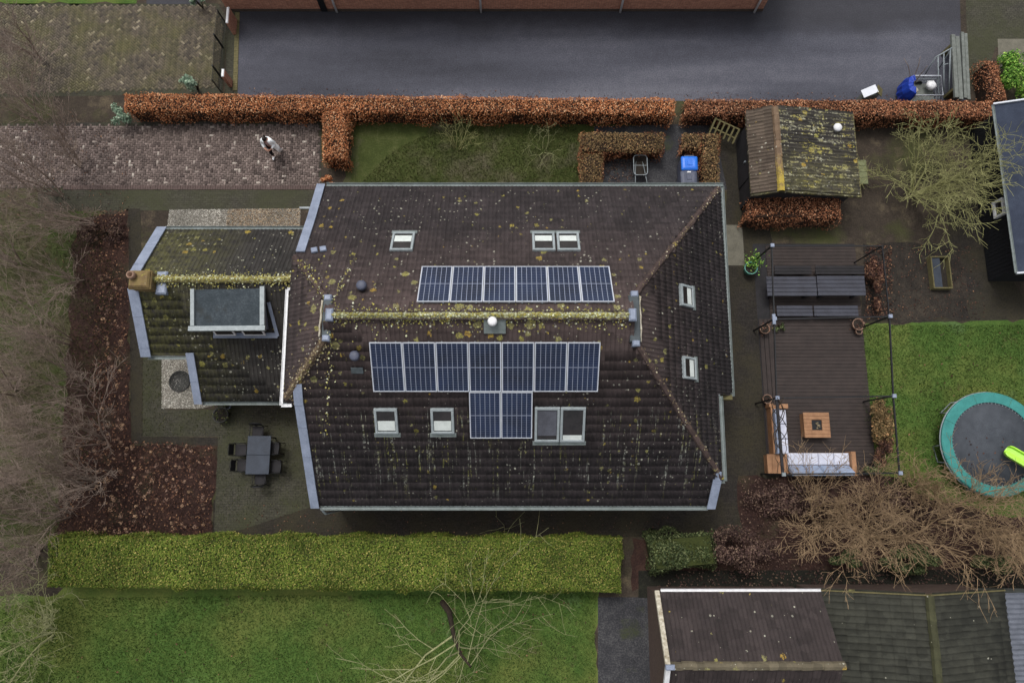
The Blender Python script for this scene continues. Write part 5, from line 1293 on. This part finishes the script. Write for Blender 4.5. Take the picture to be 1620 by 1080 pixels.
def lump(name, mat, c, r, label, cat, sc=(1,1,.7), seed=1):
    rg = random.Random(seed); mb = MB(); vs = []; fs = []; n, m = 12, 7
    for i in range(m):
        ph = math.pi*(i+.5)/m
        for j in range(n):
            k = r*rg.uniform(.82,1.12); vs.append((c[0]+k*sc[0]*math.sin(ph)*math.cos(6.283*j/n), c[1]+k*sc[1]*math.sin(ph)*math.sin(6.283*j/n), c[2]+k*sc[2]*math.cos(ph)))
    fs = [(i*n+j, i*n+(j+1)%n, (i+1)*n+(j+1)%n, (i+1)*n+j)[::-1] for i in range(m-1) for j in range(n)] + [tuple(range(n)), tuple(range((m-1)*n, m*n))[::-1]]
    o = mb.add(vs, fs).build(name, mat, None, True); return tag(o, label, cat)
c = at(1474,134,.6); lump('white_sack', MAT['white'], (c.x,c.y,.55), .22, 'white sack lying inside the wire cart', 'sack', seed=3)
c = at(1449,141,.6); lump('white_sack', MAT['white_worn'], (c.x,c.y,.5), .16, 'smaller pale sack beside the blue cover of the cart', 'sack', seed=5)
for i, (p, q, lab) in enumerate((((1430,92),(1440,120),'leftmost bare cane sticking up from the wire cart'), ((1456,90),(1446,122),'middle bare cane sticking up from the wire cart'), ((1467,104),(1453,122),'right-hand thin cane sticking up from the wire cart'))):
    a, b = at(*p, 1.9), at(*q, .9); m_ = a.lerp(b,.5) + Vector((.03,.02,.04)); o = MB().tube([b - Vector((0,.2,.6)), b, m_, a], [.02,.018,.014,.008], 6).build('garden_cane', MAT['bark_brown'], None, True); tag(o, lab, 'cane', 'canes in the wire cart')
bh = thing('bird_house', 'small box with a pale pitched roof behind the hedge', 'bird house', at(1379,150))
a, b, c_ = at(1363,147,1.0), at(1386,138,1.15), at(1392,150,1.0)
MB().bar(Vector((a.x+.02,a.y-.08,1.02)), Vector((b.x,b.y-.08,1.2)), .36, .03).build('roof_board', MAT['alu'], bh)
MB().bar(Vector((b.x+.03,b.y-.1,1.2)), Vector((c_.x+.12,c_.y+.1,.95)), .36, .03).build('roof_board', MAT['wood_mossy'], bh)
MB().box(a.x+.15, c_.x-.05, b.y-.3, b.y-.05, .0, 1.0).build('box_body', MAT['wood_grey'], bh)
sheet('concrete_pad', PX((1578,62),(1640,62),(1640,100),(1580,110)), .012, MAT['slab'])
x0,x1,y0,y1 = RX(1356,253,1372,291,.6); pb = thing('wooden_box', 'pale green wooden box against the right side of the shed', 'box', ((x0+x1)/2,(y0+y1)/2,0))
nb = 4
for i in range(nb):
    ya, yb_ = y0+(y1-y0)*i/nb, y0+(y1-y0)*(i+1)/nb; MB().cbox(x0, x1, ya+.004, yb_-.004, .56, .6, .008).build('lid_board', m_plain('pale_green_wood', C(122,126,92), C(98,102,74), 7, .9), pb) if i == 0 else MB().cbox(x0, x1, ya+.004, yb_-.004, .56, .6, .008).build('lid_board', bpy.data.materials['pale_green_wood'], pb)
MB().box(x0+.03, x1-.03, y0+.03, y1-.03, 0, .558).build('box_body', MAT['wood_mossy'], pb)
# cold frame
x0,x1,y0,y1 = RX(1475,405,1505,456,.3); cf = thing('cold_frame', 'wooden cold frame with a glass lid in the vegetable bed', 'cold frame', ((x0+x1)/2,(y0+y1)/2,0))
for q in ((x0,x1,y0,y0+.05),(x0,x1,y1-.05,y1),(x0,x0+.05,y0+.05,y1-.05),(x1-.05,x1,y0+.05,y1-.05)): MB().cbox(*q, 0, .3, .01).build('side_board', MAT['wood_mossy'], cf)
MB().box(x0+.05, (x0+x1)/2+.02, y0+.05, y1-.05, .2, .22).build('glass_pane', MAT['slate'], cf); MB().box(x0+.05, x1-.05, y0+.05, y1-.05, .02, .06).build('soil', MAT['dark_bed'], cf)

# ------------------------------------------------------------------ deck, pergola, furniture
dx0, dx1 = at(1202,560).x, at(1368,560).x; dy1, dy0 = at(1290,386).y, at(1290,752).y
dk = sheet('deck', [(dx0,dy0),(dx1,dy0),(dx1,dy1),(dx0,dy1)], .018, MAT['wood_dark']); n = int((dy1-dy0)/.145)
xm = at(1222,560).x
pm = MB().cbox(xm+.01, dx1, -.069, .069, .02, .05, .006).build('plank', MAT['deck']); pme = pm.data; bpy.data.objects.remove(pm)
for i in range(n):
    o = bpy.data.objects.new('plank', pme); COL.objects.link(o); o.parent = dk; o.location = (random.uniform(-.01,.01), dy0+.0725+i*.145, random.uniform(-.002,.003))
for x in (dx0+.12, dx0+.3, dx0+.48): MB().cbox(x-.08, x+.08, dy0+.01, at(1210,505).y, .02, .052, .006).build('plank', MAT['deck'], dk)
per = thing('pergola', 'slim dark steel pergola frame with pale post caps over the deck', 'pergola', (12, 4, 0))
ZP = 2.35; posts = [(1222,388),(1226,504),(1230,629),(1240,750),(1409,500),(1415,626),(1425,748)]
PP = [at(x, y, ZP) for x, y in posts]
for i, p in enumerate(PP):
    MB().bar((p.x,p.y,0), (p.x,p.y,ZP-.05), .055, .055).build('post', MAT['black_metal'], per)
    MB().cbox(p.x-.07, p.x+.07, p.y-.07, p.y+.07, ZP-.05, ZP+.03, .01).build('post_cap', MAT['zinc'] if i != 3 else MAT['galv'], per)
E4 = Vector((PP[4].x, PP[0].y, ZP))
for a, b in ((0,1),(1,2),(2,3),(4,5),(5,6),(1,4),(2,5),(3,6)):
    MB().bar(PP[a]-Vector((0,0,.09)), PP[b]-Vector((0,0,.09)), .05 if (a,b) != (2,3) else .10, .06).build('beam', MAT['black_metal'] if (a,b) != (2,3) else MAT['wood_dark'], per)
MB().bar(PP[0]-Vector((0,0,.09)), E4-Vector((0,0,.09)), .04, .05).build('beam', MAT['black_metal'], per); MB().bar(E4-Vector((0,0,.09)), PP[4]-Vector((0,0,.09)), .04, .05).build('beam', MAT['black_metal'], per)
MB().bar((E4.x,E4.y,0), (E4.x,E4.y,ZP-.06), .04, .04).build('post', MAT['black_metal'], per)
MB().cbox(PP[1].x-.1, PP[1].x+.02, PP[1].y-.22, PP[1].y+.18, ZP-.04, ZP+.035, .01).build('bracket', MAT['zinc'], per)
rgv = random.Random(4); vine = thing('climbing_vine', 'leafless vine twining along the pergola beam over the sofa', 'vine', (PP[2].x, PP[2].y-1, 0))
for k in range(4):
    pts = []; 
    for i in range(16):
        t = i/15; q = PP[2].lerp(PP[3], t); pts.append((q.x + .22*math.sin(t*9+k*2.1) + rgv.uniform(-.05,.05), q.y, ZP - .05 + .08*math.cos(t*11+k)))
    MB().tube(pts, [.02-.012*i/15 for i in range(16)], 5).build('stem', MAT['bark_dark'], vine, True)
# picnic table set of dark wood: two tables and four benches end to end
def plank_table(label, px0, py0, px1, py1, z, npl, mat, name='picnic_table', cat='table', group=None):
    x0,x1,y0,y1 = RX(px0,py0,px1,py1,z); r = thing(name, label, cat, ((x0+x1)/2,(y0+y1)/2,0), group); w = (y1-y0)/npl
    for i in range(npl): MB().cbox(x0 + random.uniform(0,.01), x1 - random.uniform(0,.01), y0+i*w+.006, y0+(i+1)*w-.006, z-.045, z, .008).build('plank', mat, r)
    for x in (x0+.3, x1-.3):
        MB().bar((x,y0+.05,z-.07), (x,y1-.05,z-.07), .09, .05).build('cross_batten', MAT['wood_dark'], r)
        for yy in (y0+.1, y1-.1): MB().bar((x,yy,z-.09), (x,yy,.05), .08, .08).build('leg', MAT['wood_dark'], r)
    return r
plank_table('dark plank picnic table, left half under the pergola beam', 1213, 437, 1292, 468, .75, 5, MAT['wood_table'])
plank_table('dark plank picnic table, right half with a worn pale patch', 1293, 436, 1369, 467.5, .751, 5, MAT['wood_table'])
plank_table('dark bench above the picnic table, left one', 1225, 420, 1284, 434, .45, 3, MAT['wood_dark'], 'bench', 'bench')
plank_table('dark bench above the picnic table, right one', 1290, 420, 1368, 434, .45, 3, MAT['wood_dark'], 'bench', 'bench')
plank_table('dark bench below the picnic table, left one', 1229, 483, 1286, 500, .45, 3, MAT['wood_table'], 'bench', 'bench')
plank_table('dark bench below the picnic table, right one', 1288, 483, 1358, 500, .45, 3, MAT['wood_table'], 'bench', 'bench')
# corner lounge sofa
sofa = thing('lounge_sofa', 'wooden corner lounge sofa with white seat cushions on the deck', 'sofa', at(1262,725))
Z = .42
x0,x1,y0,y1 = RX(1218,640,1246,718,Z); X0,X1,Y0,Y1 = RX(1214,718,1246,750,.46)
def cush(px, name, q, z0, z1, mat): 
    mb = MB(); mb.cbox(q[0]+.008, q[1]-.008, q[2]+.008, q[3]-.008, z0, z1, .035); return mb.build(name, mat, sofa)
MB().box(X0+.03, X1-.03, Y0+.03, Y1-.03, .02, .42).build('corner_base', MAT['wood'], sofa)
for i in range(4):
    xa, xb = X0+(X1-X0)*i/4, X0+(X1-X0)*(i+1)/4; MB().cbox(xa+.004, xb-.004, Y0, Y1, .421, .46, .006).build('corner_board', MAT['wood'], sofa)
MB().box(x0+.12, x1, y0, y1, .05, .26).build('seat_base', MAT['wood'], sofa)
for i in range(3):
    ya, yb = y0+(y1-y0-.18)*i/3, y0+(y1-y0-.18)*(i+1)/3; cush(0, 'seat_cushion', (x0+.34, x1, ya, yb), .261, .42, MAT['cushion']); cush(0, 'back_cushion', (x0+.13, x0+.335, ya, yb), .27, .72, MAT['cushion_back'])
MB().cbox(x0+.05, x0+.12, y0, y1-.05, .04, .52, .01).build('backrest', MAT['wood'], sofa)
MB().cbox(x1-.32, x1+.03, y1-.16, y1+.02, .04, .58, .01).build('armrest', MAT['wood'], sofa); MB().cbox(x0, x0+.16, y1-.10, y1+.04, .04, .54, .01).build('back_post', MAT['wood'], sofa)
a0,a1,b0,b1 = RX(1247,716,1345,752,Z)
MB().box(a0, a1, b0+.1, b1, .05, .26).build('seat_base', MAT['wood'], sofa)
for i in range(4):
    xa, xb = a0+(a1-a0)*i/4, a0+(a1-a0)*(i+1)/4; cush(0, 'seat_cushion', (xa, xb, b0+.4, b1), .261, .42, MAT['cushion'])
    M = frame(Vector(((xa+xb)/2, b0+.3, .42)), Vector((1,0,0)), Vector((0,.5,-.866)), Vector((0,.866,.5))); mb = MB(); w = (xb-xa)/2-.01; mb.cbox(-w, w, -.42, .1, -.1, .08, .05, M); mb.build('back_cushion', MAT['cushion_back'], sofa)
MB().cbox(a0, a1, b0-.04, b0+.04, .04, .62, .01).build('backrest', MAT['wood_dark'], sofa)
MB().cbox(a1+.004, a1+.19, b0, b1+.05, .04, .56, .01).build('armrest', MAT['wood'], sofa)
x0,x1,y0,y1 = RX(1272,652,1313,692,.5); ct = thing('fire_table', 'square wooden coffee table with a fire bowl in its centre', 'table', ((x0+x1)/2,(y0+y1)/2,0)); cx, cy = (x0+x1)/2, (y0+y1)/2
hw_ = .2
for i in range(7):
    ya, yb = y0+(y1-y0)*i/7, y0+(y1-y0)*(i+1)/7
    if ya > cy-hw_-.05 and yb < cy+hw_+.05: parts = ((x0, cx-hw_), (cx+hw_, x1))
    else: parts = ((x0, x1),)
    for p, q in parts: MB().cbox(p, q, ya+.003, yb-.003, .46, .5, .006).build('plank', MAT['wood'], ct)
MB().box(x0+.04, x1-.04, y0+.04, y1-.04, .03, .455).build('table_body', MAT['wood'], ct)
mb = MB(); mb.cbox(cx-hw_+.005, cx+hw_-.005, cy-hw_+.005, cy+hw_-.005, .456, .475, .004); mb.build('fire_tray', MAT['black_metal'], ct)
for k in range(9):
    a = random.random()*6.28; r_ = random.uniform(.02,.13); MB().lathe([(.001,.0),(.04,.01),(.035,.04),(.001,.05)], 6, (cx+r_*math.cos(a), cy+r_*math.sin(a), .474)).build('fire_stone', MAT['ember'], ct)
# plant pots
def pot(label, px, py, r, h, mat, plant=None, n=0, pm=None, name='plant_pot'):
    c = at(px, py, h); root = thing(name, label, 'pot', (c.x, c.y, 0))
    MB().lathe([(r*.7,0),(r*.8,h*.3),(r,h-.04),(r*1.06,h-.02),(r*1.06,h),(r*.92,h),(r*.9,h-.06),(.001,h-.06)], 22, (c.x,c.y,.03)).build('pot_wall', mat, root, True)
    MB().lathe([(r*.88,h-.055),(.001,h-.045)], 16, (c.x,c.y,.03)).build('soil', MAT['dark_bed'], root)
    if n:
        P = RNG.normal(0,1,(n,3))*np.array([r*.75,r*.75,r*.5])+np.array([c.x+plant[0],c.y+plant[1],h+r*.7]); P[:,2] = np.maximum(P[:,2], h)
        o = leaf_mesh('plant', P, np.tile([0,0,1.],(n,1)), .08, pm, root, spread=.7); o['kind'] = 'stuff'
    return root
pot('teal glazed pot with a bright green plant on the side path', 1188, 424, .26, .45, MAT['teal_pot'], (.12,.22), 220, MAT['bright_leaf'])
pot('brown pot with dry stems at the left of the deck, below the teal one', 1210, 520, .2, .35, MAT['terracotta'], (0,0), 25, MAT['litter'])
pot('wide tan pot at the right end of the lower bench', 1358, 513, .24, .3, MAT['terracotta'], (0,0), 50, MAT['litter'])
pot('small ringed pot below the wide tan pot', 1359, 524, .13, .25, MAT['terracotta'])
pot('small pale pot at the upper left of the lounge sofa', 1214, 631, .18, .35, MAT['terracotta'], (0,0), 16, MAT['litter'])
pot('large dark pot with wispy grass beside the wing gutter', 349, 656, .3, .4, MAT['dark_pot'], (.1,-.05), 60, MAT['grass_dull'])
pot('pale small pot between two dark pots by the wing gutter', 360, 642, .12, .25, MAT['zinc'])
pot('grey bowl pot just under the wing gutter, left one', 353, 634, .2, .3, MAT['dark_pot'], (0,0), 30, MAT['grass_dull'])
pot('grey bowl pot just under the wing gutter, right one', 368, 634, .2, .3, MAT['dark_pot'], (0,0), 30, MAT['grass_dull'])
bush('herb_tuft', 'green herb tuft at the pergola post left of the deck', at(1233,518,.2), .25, .3, .4, MAT['shrub_leaf'], 200, .07, 'plant')

# ------------------------------------------------------------------ trampoline and slide
tc = Vector((18.9, .93, 0)); tr = thing('trampoline', 'round trampoline with a teal edge pad and dark grey mat', 'trampoline', tc); RO, RI, zt = 2.03, 1.63, .72
nseg = 8
for k in range(nseg):
    mb = MB(); n = 8; vs = []
    for i in range(n+1):
        a = 2*math.pi*(k + i/n*.992)/nseg + .3
        for r_, z in ((RI,zt+.01),(RI,zt+.035),(RO-.04,zt+.04),(RO,zt+.01),(RO,zt-.06)): vs.append((tc.x+r_*math.cos(a), tc.y+r_*math.sin(a), z))
    mb.add(vs, [(i*5+j, i*5+j+1, (i+1)*5+j+1, (i+1)*5+j)[::-1] for i in range(n) for j in range(4)]); mb.build('edge_pad', MAT['teal'], tr)
mb = MB()
for k in range(72):
    a = 2*math.pi*k/72; mb.bar((tc.x+(RI-.06)*math.cos(a), tc.y+(RI-.06)*math.sin(a), zt+.0), (tc.x+(RI+.1)*math.cos(a), tc.y+(RI+.1)*math.sin(a), zt+.0), .02, .02)
mb.build('spring', MAT['galv'], tr)['kind'] = 'stuff'
MB().lathe([(RI+.05,zt-.04),(RI+.05,zt-.005),(.001,zt-.03)], 48, tc).build('jumping_mat', MAT['mat'], tr, True)
MB().tube([(tc.x+(RO+.0)*math.cos(a), tc.y+(RO+.0)*math.sin(a), zt-.1) for a in np.linspace(0,2*math.pi,49)[:-1]], .03, 8, closed=True).build('frame_ring', MAT['galv'], tr, True)
for k in range(6):
    a = 2*math.pi*k/6+.2; MB().tube([(tc.x+RO*.97*math.cos(a+d), tc.y+RO*.97*math.sin(a+d), z) for d, z in ((-.18,zt-.1),(-.16,.03),(.16,.03),(.18,zt-.1))], .025, 7).build('leg', MAT['galv'], tr, True)
P_ = RNG.normal(0, .75, (46, 2)); P_ = P_[np.hypot(P_[:,0], P_[:,1]) < 1.5]
tag(leaf_mesh('leaf_litter', np.c_[P_ + np.array([tc.x-.2, tc.y-.5]), np.full(len(P_), zt+.004)], np.tile([0,0,1.], (len(P_),1)), .08, MAT['litter'], None, spread=.2), 'dead leaves lying on the trampoline mat', 'leaves', kind='stuff')
sl = thing('slide', 'lime green plastic slide end over the trampoline at the right edge', 'slide', at(1610,725)); a = at(1590,711,.95); b = at(1640,741,1.3)
d = (b-a).normalized(); s = d.cross(Vector((0,0,1))).normalized(); u = s.cross(d).normalized(); mb = MB(); vs = []; n = 10
prof = [(-.24,.02),(-.24,.16),(-.19,.17),(-.17,.05),(0,.02),(.17,.05),(.19,.17),(.24,.16),(.24,.02),(0,-.03)]
st = [0,.05,.15,.4,.9,1.5,2.2]
for i, t in enumerate(st):
    k = (.55,.8,.97,1,1,1,1)[i]; base = a + d*t
    vs += [base + s*(x*k) + u*(z*(.5 if i == 0 else 1)) for x, z in prof]
m = len(prof); mb.add(vs, [(i*m+j, i*m+(j+1)%m, (i+1)*m+(j+1)%m, (i+1)*m+j) for i in range(len(st)-1) for j in range(m)] + [tuple(range(m))[::-1], tuple(range((len(st)-1)*m, len(st)*m))]); mb.build('chute', MAT['lime'], sl, False)
e = a + d*2.2
for q in (-.2,.2): MB().tube([e + s*q, (e.x+s.x*q, e.y+s.y*q, 0)], .03, 7).build('leg', MAT['galv'], sl, True)

# ------------------------------------------------------------------ terrace table and chairs
x0,x1,y0,y1 = RX(390,689,427,750,.74); tt = thing('terrace_table', 'rectangular slate grey garden table on the terrace', 'table', ((x0+x1)/2,(y0+y1)/2,0)); cx, cy = (x0+x1)/2, (y0+y1)/2
for i in range(2): ya, yb = y0+(y1-y0)*i/2, y0+(y1-y0)*(i+1)/2; MB().cbox(x0, x1, ya+.003, yb-.003, .71, .74, .01).build('top_slab', MAT['slate'], tt)
for sx in (x0+.06, x1-.06):
    for sy in (y0+.06, y1-.06): MB().bar((sx,sy,0), (sx,sy,.705), .05, .05).build('leg', MAT['black_metal'], tt)
def chair():
    r = thing('garden_chair', 'x', 'chair', (0,0,0), 'garden chairs round the terrace table')
    MB().cbox(-.22,.22,-.22,.22,.42,.45,.01).build('seat', MAT['wood_dark'], r)
    MB().tube([(-.22,-.2,.46),(-.23,-.3,.85),(0,-.33,.88),(.23,-.3,.85),(.22,-.2,.46)], .014, 6).build('back_frame', MAT['black_metal'], r, True)
    MB().add([(-.2,-.25,.5),(.2,-.25,.5),(.21,-.3,.84),(-.21,-.3,.84),(-.2,-.265,.5),(.2,-.265,.5),(.21,-.315,.84),(-.21,-.315,.84)], [(0,1,2,3),(7,6,5,4),(0,4,5,1),(1,5,6,2),(2,6,7,3),(3,7,4,0)]).build('backrest', MAT['black_metal'], r)
    for sx in (-1,1):
        MB().tube([(sx*.24,-.26,.64),(sx*.25,.2,.64),(sx*.23,.21,.02)], .014, 6).build('armrest', MAT['black_metal'], r, True)
        MB().tube([(sx*.2,-.2,.43),(sx*.22,-.27,.02)], .014, 6).build('leg', MAT['black_metal'], r, True)
    return r
pc_ = None
for lab, px, py, rz in (('garden chair right of the terrace table, upper one', 434, 709, 90), ('garden chair right of the terrace table, lower one', 437, 738, 90), ('garden chair left of the terrace table, upper one', 381, 711, -90),
                        ('garden chair left of the terrace table, lower one', 384, 736, -90), ('garden chair at the head of the terrace table by the wing', 408, 683, 180), ('garden chair at the lower end of the terrace table', 412, 757, 0)):
    if pc_ is None: pc_ = chair(); o = pc_
    else: o = copy_tree(pc_)
    p = at(px, py, .45); o.location = (p.x, p.y, .01); o.rotation_euler = (0,0,math.radians(rz)); o['label'] = lab

# ------------------------------------------------------------------ the person on the driveway
def skin_mesh(name, verts, edges, radii, mat, parent, root=0, lv=2):
    me_ = bpy.data.meshes.new(name); me_.from_pydata([tuple(v) for v in verts], edges, []); me_.materials.append(mat)
    o = bpy.data.objects.new(name, me_); COL.objects.link(o)
    md = o.modifiers.new('skin', 'SKIN'); md.use_smooth_shade = True
    sv = me_.skin_vertices[0].data
    for i, r_ in enumerate(radii): sv[i].radius = (r_, r_) if not hasattr(r_, '__len__') else r_
    sv[root].use_root = True
    o.modifiers.new('subsurf', 'SUBSURF').levels = lv; o.modifiers['subsurf'].render_levels = lv
    o.parent = parent
    return o
class Chain:
    def __init__(s): s.v = []; s.e = []; s.r = []
    def add(s, p, r, link_to=None):
        s.v.append(p); s.r.append(r); i = len(s.v)-1
        if link_to is not None: s.e.append((link_to, i))
        return i
person = thing('person', 'person in a long white open coat and dark trousers walking on the driveway', 'person', (0,0,0))
b = Chain()
pel = b.add((0,.02,.93), (.14,.10)); wst = b.add((0,0,1.08), (.125,.09), pel); che = b.add((0,-.01,1.26), (.15,.10), wst); nb_ = b.add((0,-.02,1.40), (.07,.06), che)
nk = b.add((0,-.05,1.47), .055, nb_); hd = b.add((0,-.09,1.55), (.078,.09), nk); ht = b.add((0,-.10,1.63), (.07,.082), hd)
hands = []
for s_ in (-1, 1):
    sh = b.add((s_*.17,-.01,1.36), .06, che); el = b.add((s_*.26,-.05 if s_ < 0 else .0,1.11), .044, sh); wr = b.add((s_*.13,-.24,1.04), .030, el); pa = b.add((s_*.07,-.29,1.04), (.036,.022), wr)
    for k in range(4):
        f1 = b.add((s_*(.035-.002*k),-.31-.012*k+.01,1.065-.019*k), .0095, pa); f2 = b.add((s_*(-.005+.003*k),-.315-.006*k,1.055-.019*k), .0085, f1)
    t1 = b.add((s_*.06,-.27,1.08), .011, pa); t2 = b.add((s_*.03,-.285,1.10), .009, t1)
for s_, kn, an, toe in ((-1, (-.10,-.14,.50), (-.11,-.10,.09), (-.12,-.27,.035)), (1, (.10,.02,.49), (.15,.30,.13), (.16,.20,.035))):
    hp = b.add((s_*.09,.01,.86), .085, pel); k_ = b.add(kn, .058, hp); a_ = b.add(an, .038, k_); t_ = b.add(toe, (.04,.028), a_)
skin_mesh('body', b.v, b.e, b.r, MAT['skin'], person, pel)
c_ = Chain(); p0 = c_.add((0,.02,.95), (.15,.115))
for s_, kn, an in ((-1, (-.10,-.14,.50), (-.11,-.11,.16)), (1, (.10,.02,.49), (.145,.27,.19))):
    h1 = c_.add((s_*.09,.01,.86), .10, p0); k1 = c_.add(kn, .075, h1); a1_ = c_.add(an, .06, k1)
skin_mesh('trousers', c_.v, c_.e, c_.r, MAT['trousers'], person, p0)
c_ = Chain(); p0 = c_.add((0,.01,.98), (.145,.11)); p1 = c_.add((0,-.005,1.1), (.14,.105), p0); p2 = c_.add((0,-.015,1.26), (.16,.115), p1); p3 = c_.add((0,-.025,1.40), (.08,.07), p2)
skin_mesh('shirt', c_.v, c_.e, c_.r, MAT['shirt'], person, p0)
# open coat: shell from the shoulders to below the knee, front open, tail blown towards the rear right, plus sleeves
mb = MB(); levels = [(1.44,.10,.09,0,0,20),(1.40,.20,.12,0,0,22),(1.28,.215,.145,0,.0,30),(1.10,.20,.15,.01,.0,40),(.92,.21,.17,.02,.0,46),(.72,.23,.19,.05,-.01,52),(.52,.24,.20,.09,-.03,56)]
n = 22; vs = []
for z, rx, ry, ox, oy, gap in levels:
    for i in range(n+1):
        a = math.radians(270 + gap + (360-2*gap)*i/n); fold = 1 + (.05*math.sin(i*2.2) if z < 1 else 0)
        vs.append((ox + rx*fold*math.cos(a), oy + ry*fold*math.sin(a), z - (.03*math.sin(i*1.7) if z < .5 else 0)))
mb.add(vs, [(l*(n+1)+i, (l+1)*(n+1)+i, (l+1)*(n+1)+i+1, l*(n+1)+i+1) for l in range(len(levels)-1) for i in range(n)])
ct_ = mb.build('coat', MAT['coat'], None, True); ct_.parent = person; sm = ct_.modifiers.new('thick', 'SOLIDIFY'); sm.thickness = .02; sm.offset = 1
for s_ in (-1, 1):
    c_ = Chain(); q0 = c_.add((s_*.13,0,1.39), .075); q1 = c_.add((s_*.19,-.01,1.35), .085, q0); q2 = c_.add((s_*.275,-.04 if s_ < 0 else .01,1.11), .07, q1); q3 = c_.add((s_*.15,-.22,1.045), .052, q2)
    skin_mesh('sleeve', c_.v, c_.e, c_.r, MAT['coat'], person, q0)
mb = MB(); vs = []; n, m = 14, 7
for i in range(m):
    ph = math.pi*.62*i/(m-1)
    for j in range(n): a = 6.283*j/n; vs.append((.094*math.sin(ph)*math.cos(a), -.085 + .108*math.sin(ph)*math.sin(a) + .018*math.sin(ph), 1.595 + .112*math.cos(ph) - (.06*max(0,math.sin(a)) if i == m-1 else 0)))
mb.add(vs, [(i*n+j, i*n+(j+1)%n, (i+1)*n+(j+1)%n, (i+1)*n+j)[::-1] for i in range(m-1) for j in range(n)])
mb.lathe([(.001,-.05),(.045,-.02),(.05,.02),(.001,.06)], 10, (0,.03,1.64))
hr = mb.build('hair', MAT['hair'], None, True); hr.parent = person
for s_, an, toe in ((-1, (-.11,-.10,.09), (-.12,-.27,.035)), (1, (.15,.30,.13), (.16,.20,.035))):
    c_ = Chain(); q0 = c_.add((an[0], an[1]+.02, an[2]-.01), (.05,.05)); q1 = c_.add(((an[0]+toe[0])/2, (an[1]+toe[1])/2, (an[2]+toe[2])/2), (.05,.04), q0); q2 = c_.add((toe[0], toe[1]-.02, toe[2]+.005), (.045,.032), q1)
    skin_mesh('shoe', c_.v, c_.e, c_.r, MAT['coat'], person, q0, 1)
for s_ in (-1,1):
    e_ = MB().lathe([(.001,-.009),(.009,0),(.001,.009)], 8, (s_*.03,-.172,1.56)).build('eye', MAT['hair'], None); e_.parent = person
nz_ = MB().add([(-.012,-.165,1.535),(.012,-.165,1.535),(0,-.192,1.53),(0,-.168,1.565)], [(0,1,2),(1,3,2),(3,0,2),(0,3,1)]).build('nose', MAT['skin'], None); nz_.parent = person
mo = MB().bar((-.022,-.170,1.50), (.022,-.170,1.50), .008, .008).build('mouth', MAT['shirt'], None); mo.parent = person
pp = at(434, 247); person.location = (pp.x + .14, pp.y + .05, .022); person.rotation_euler = (0,0,math.radians(-6))
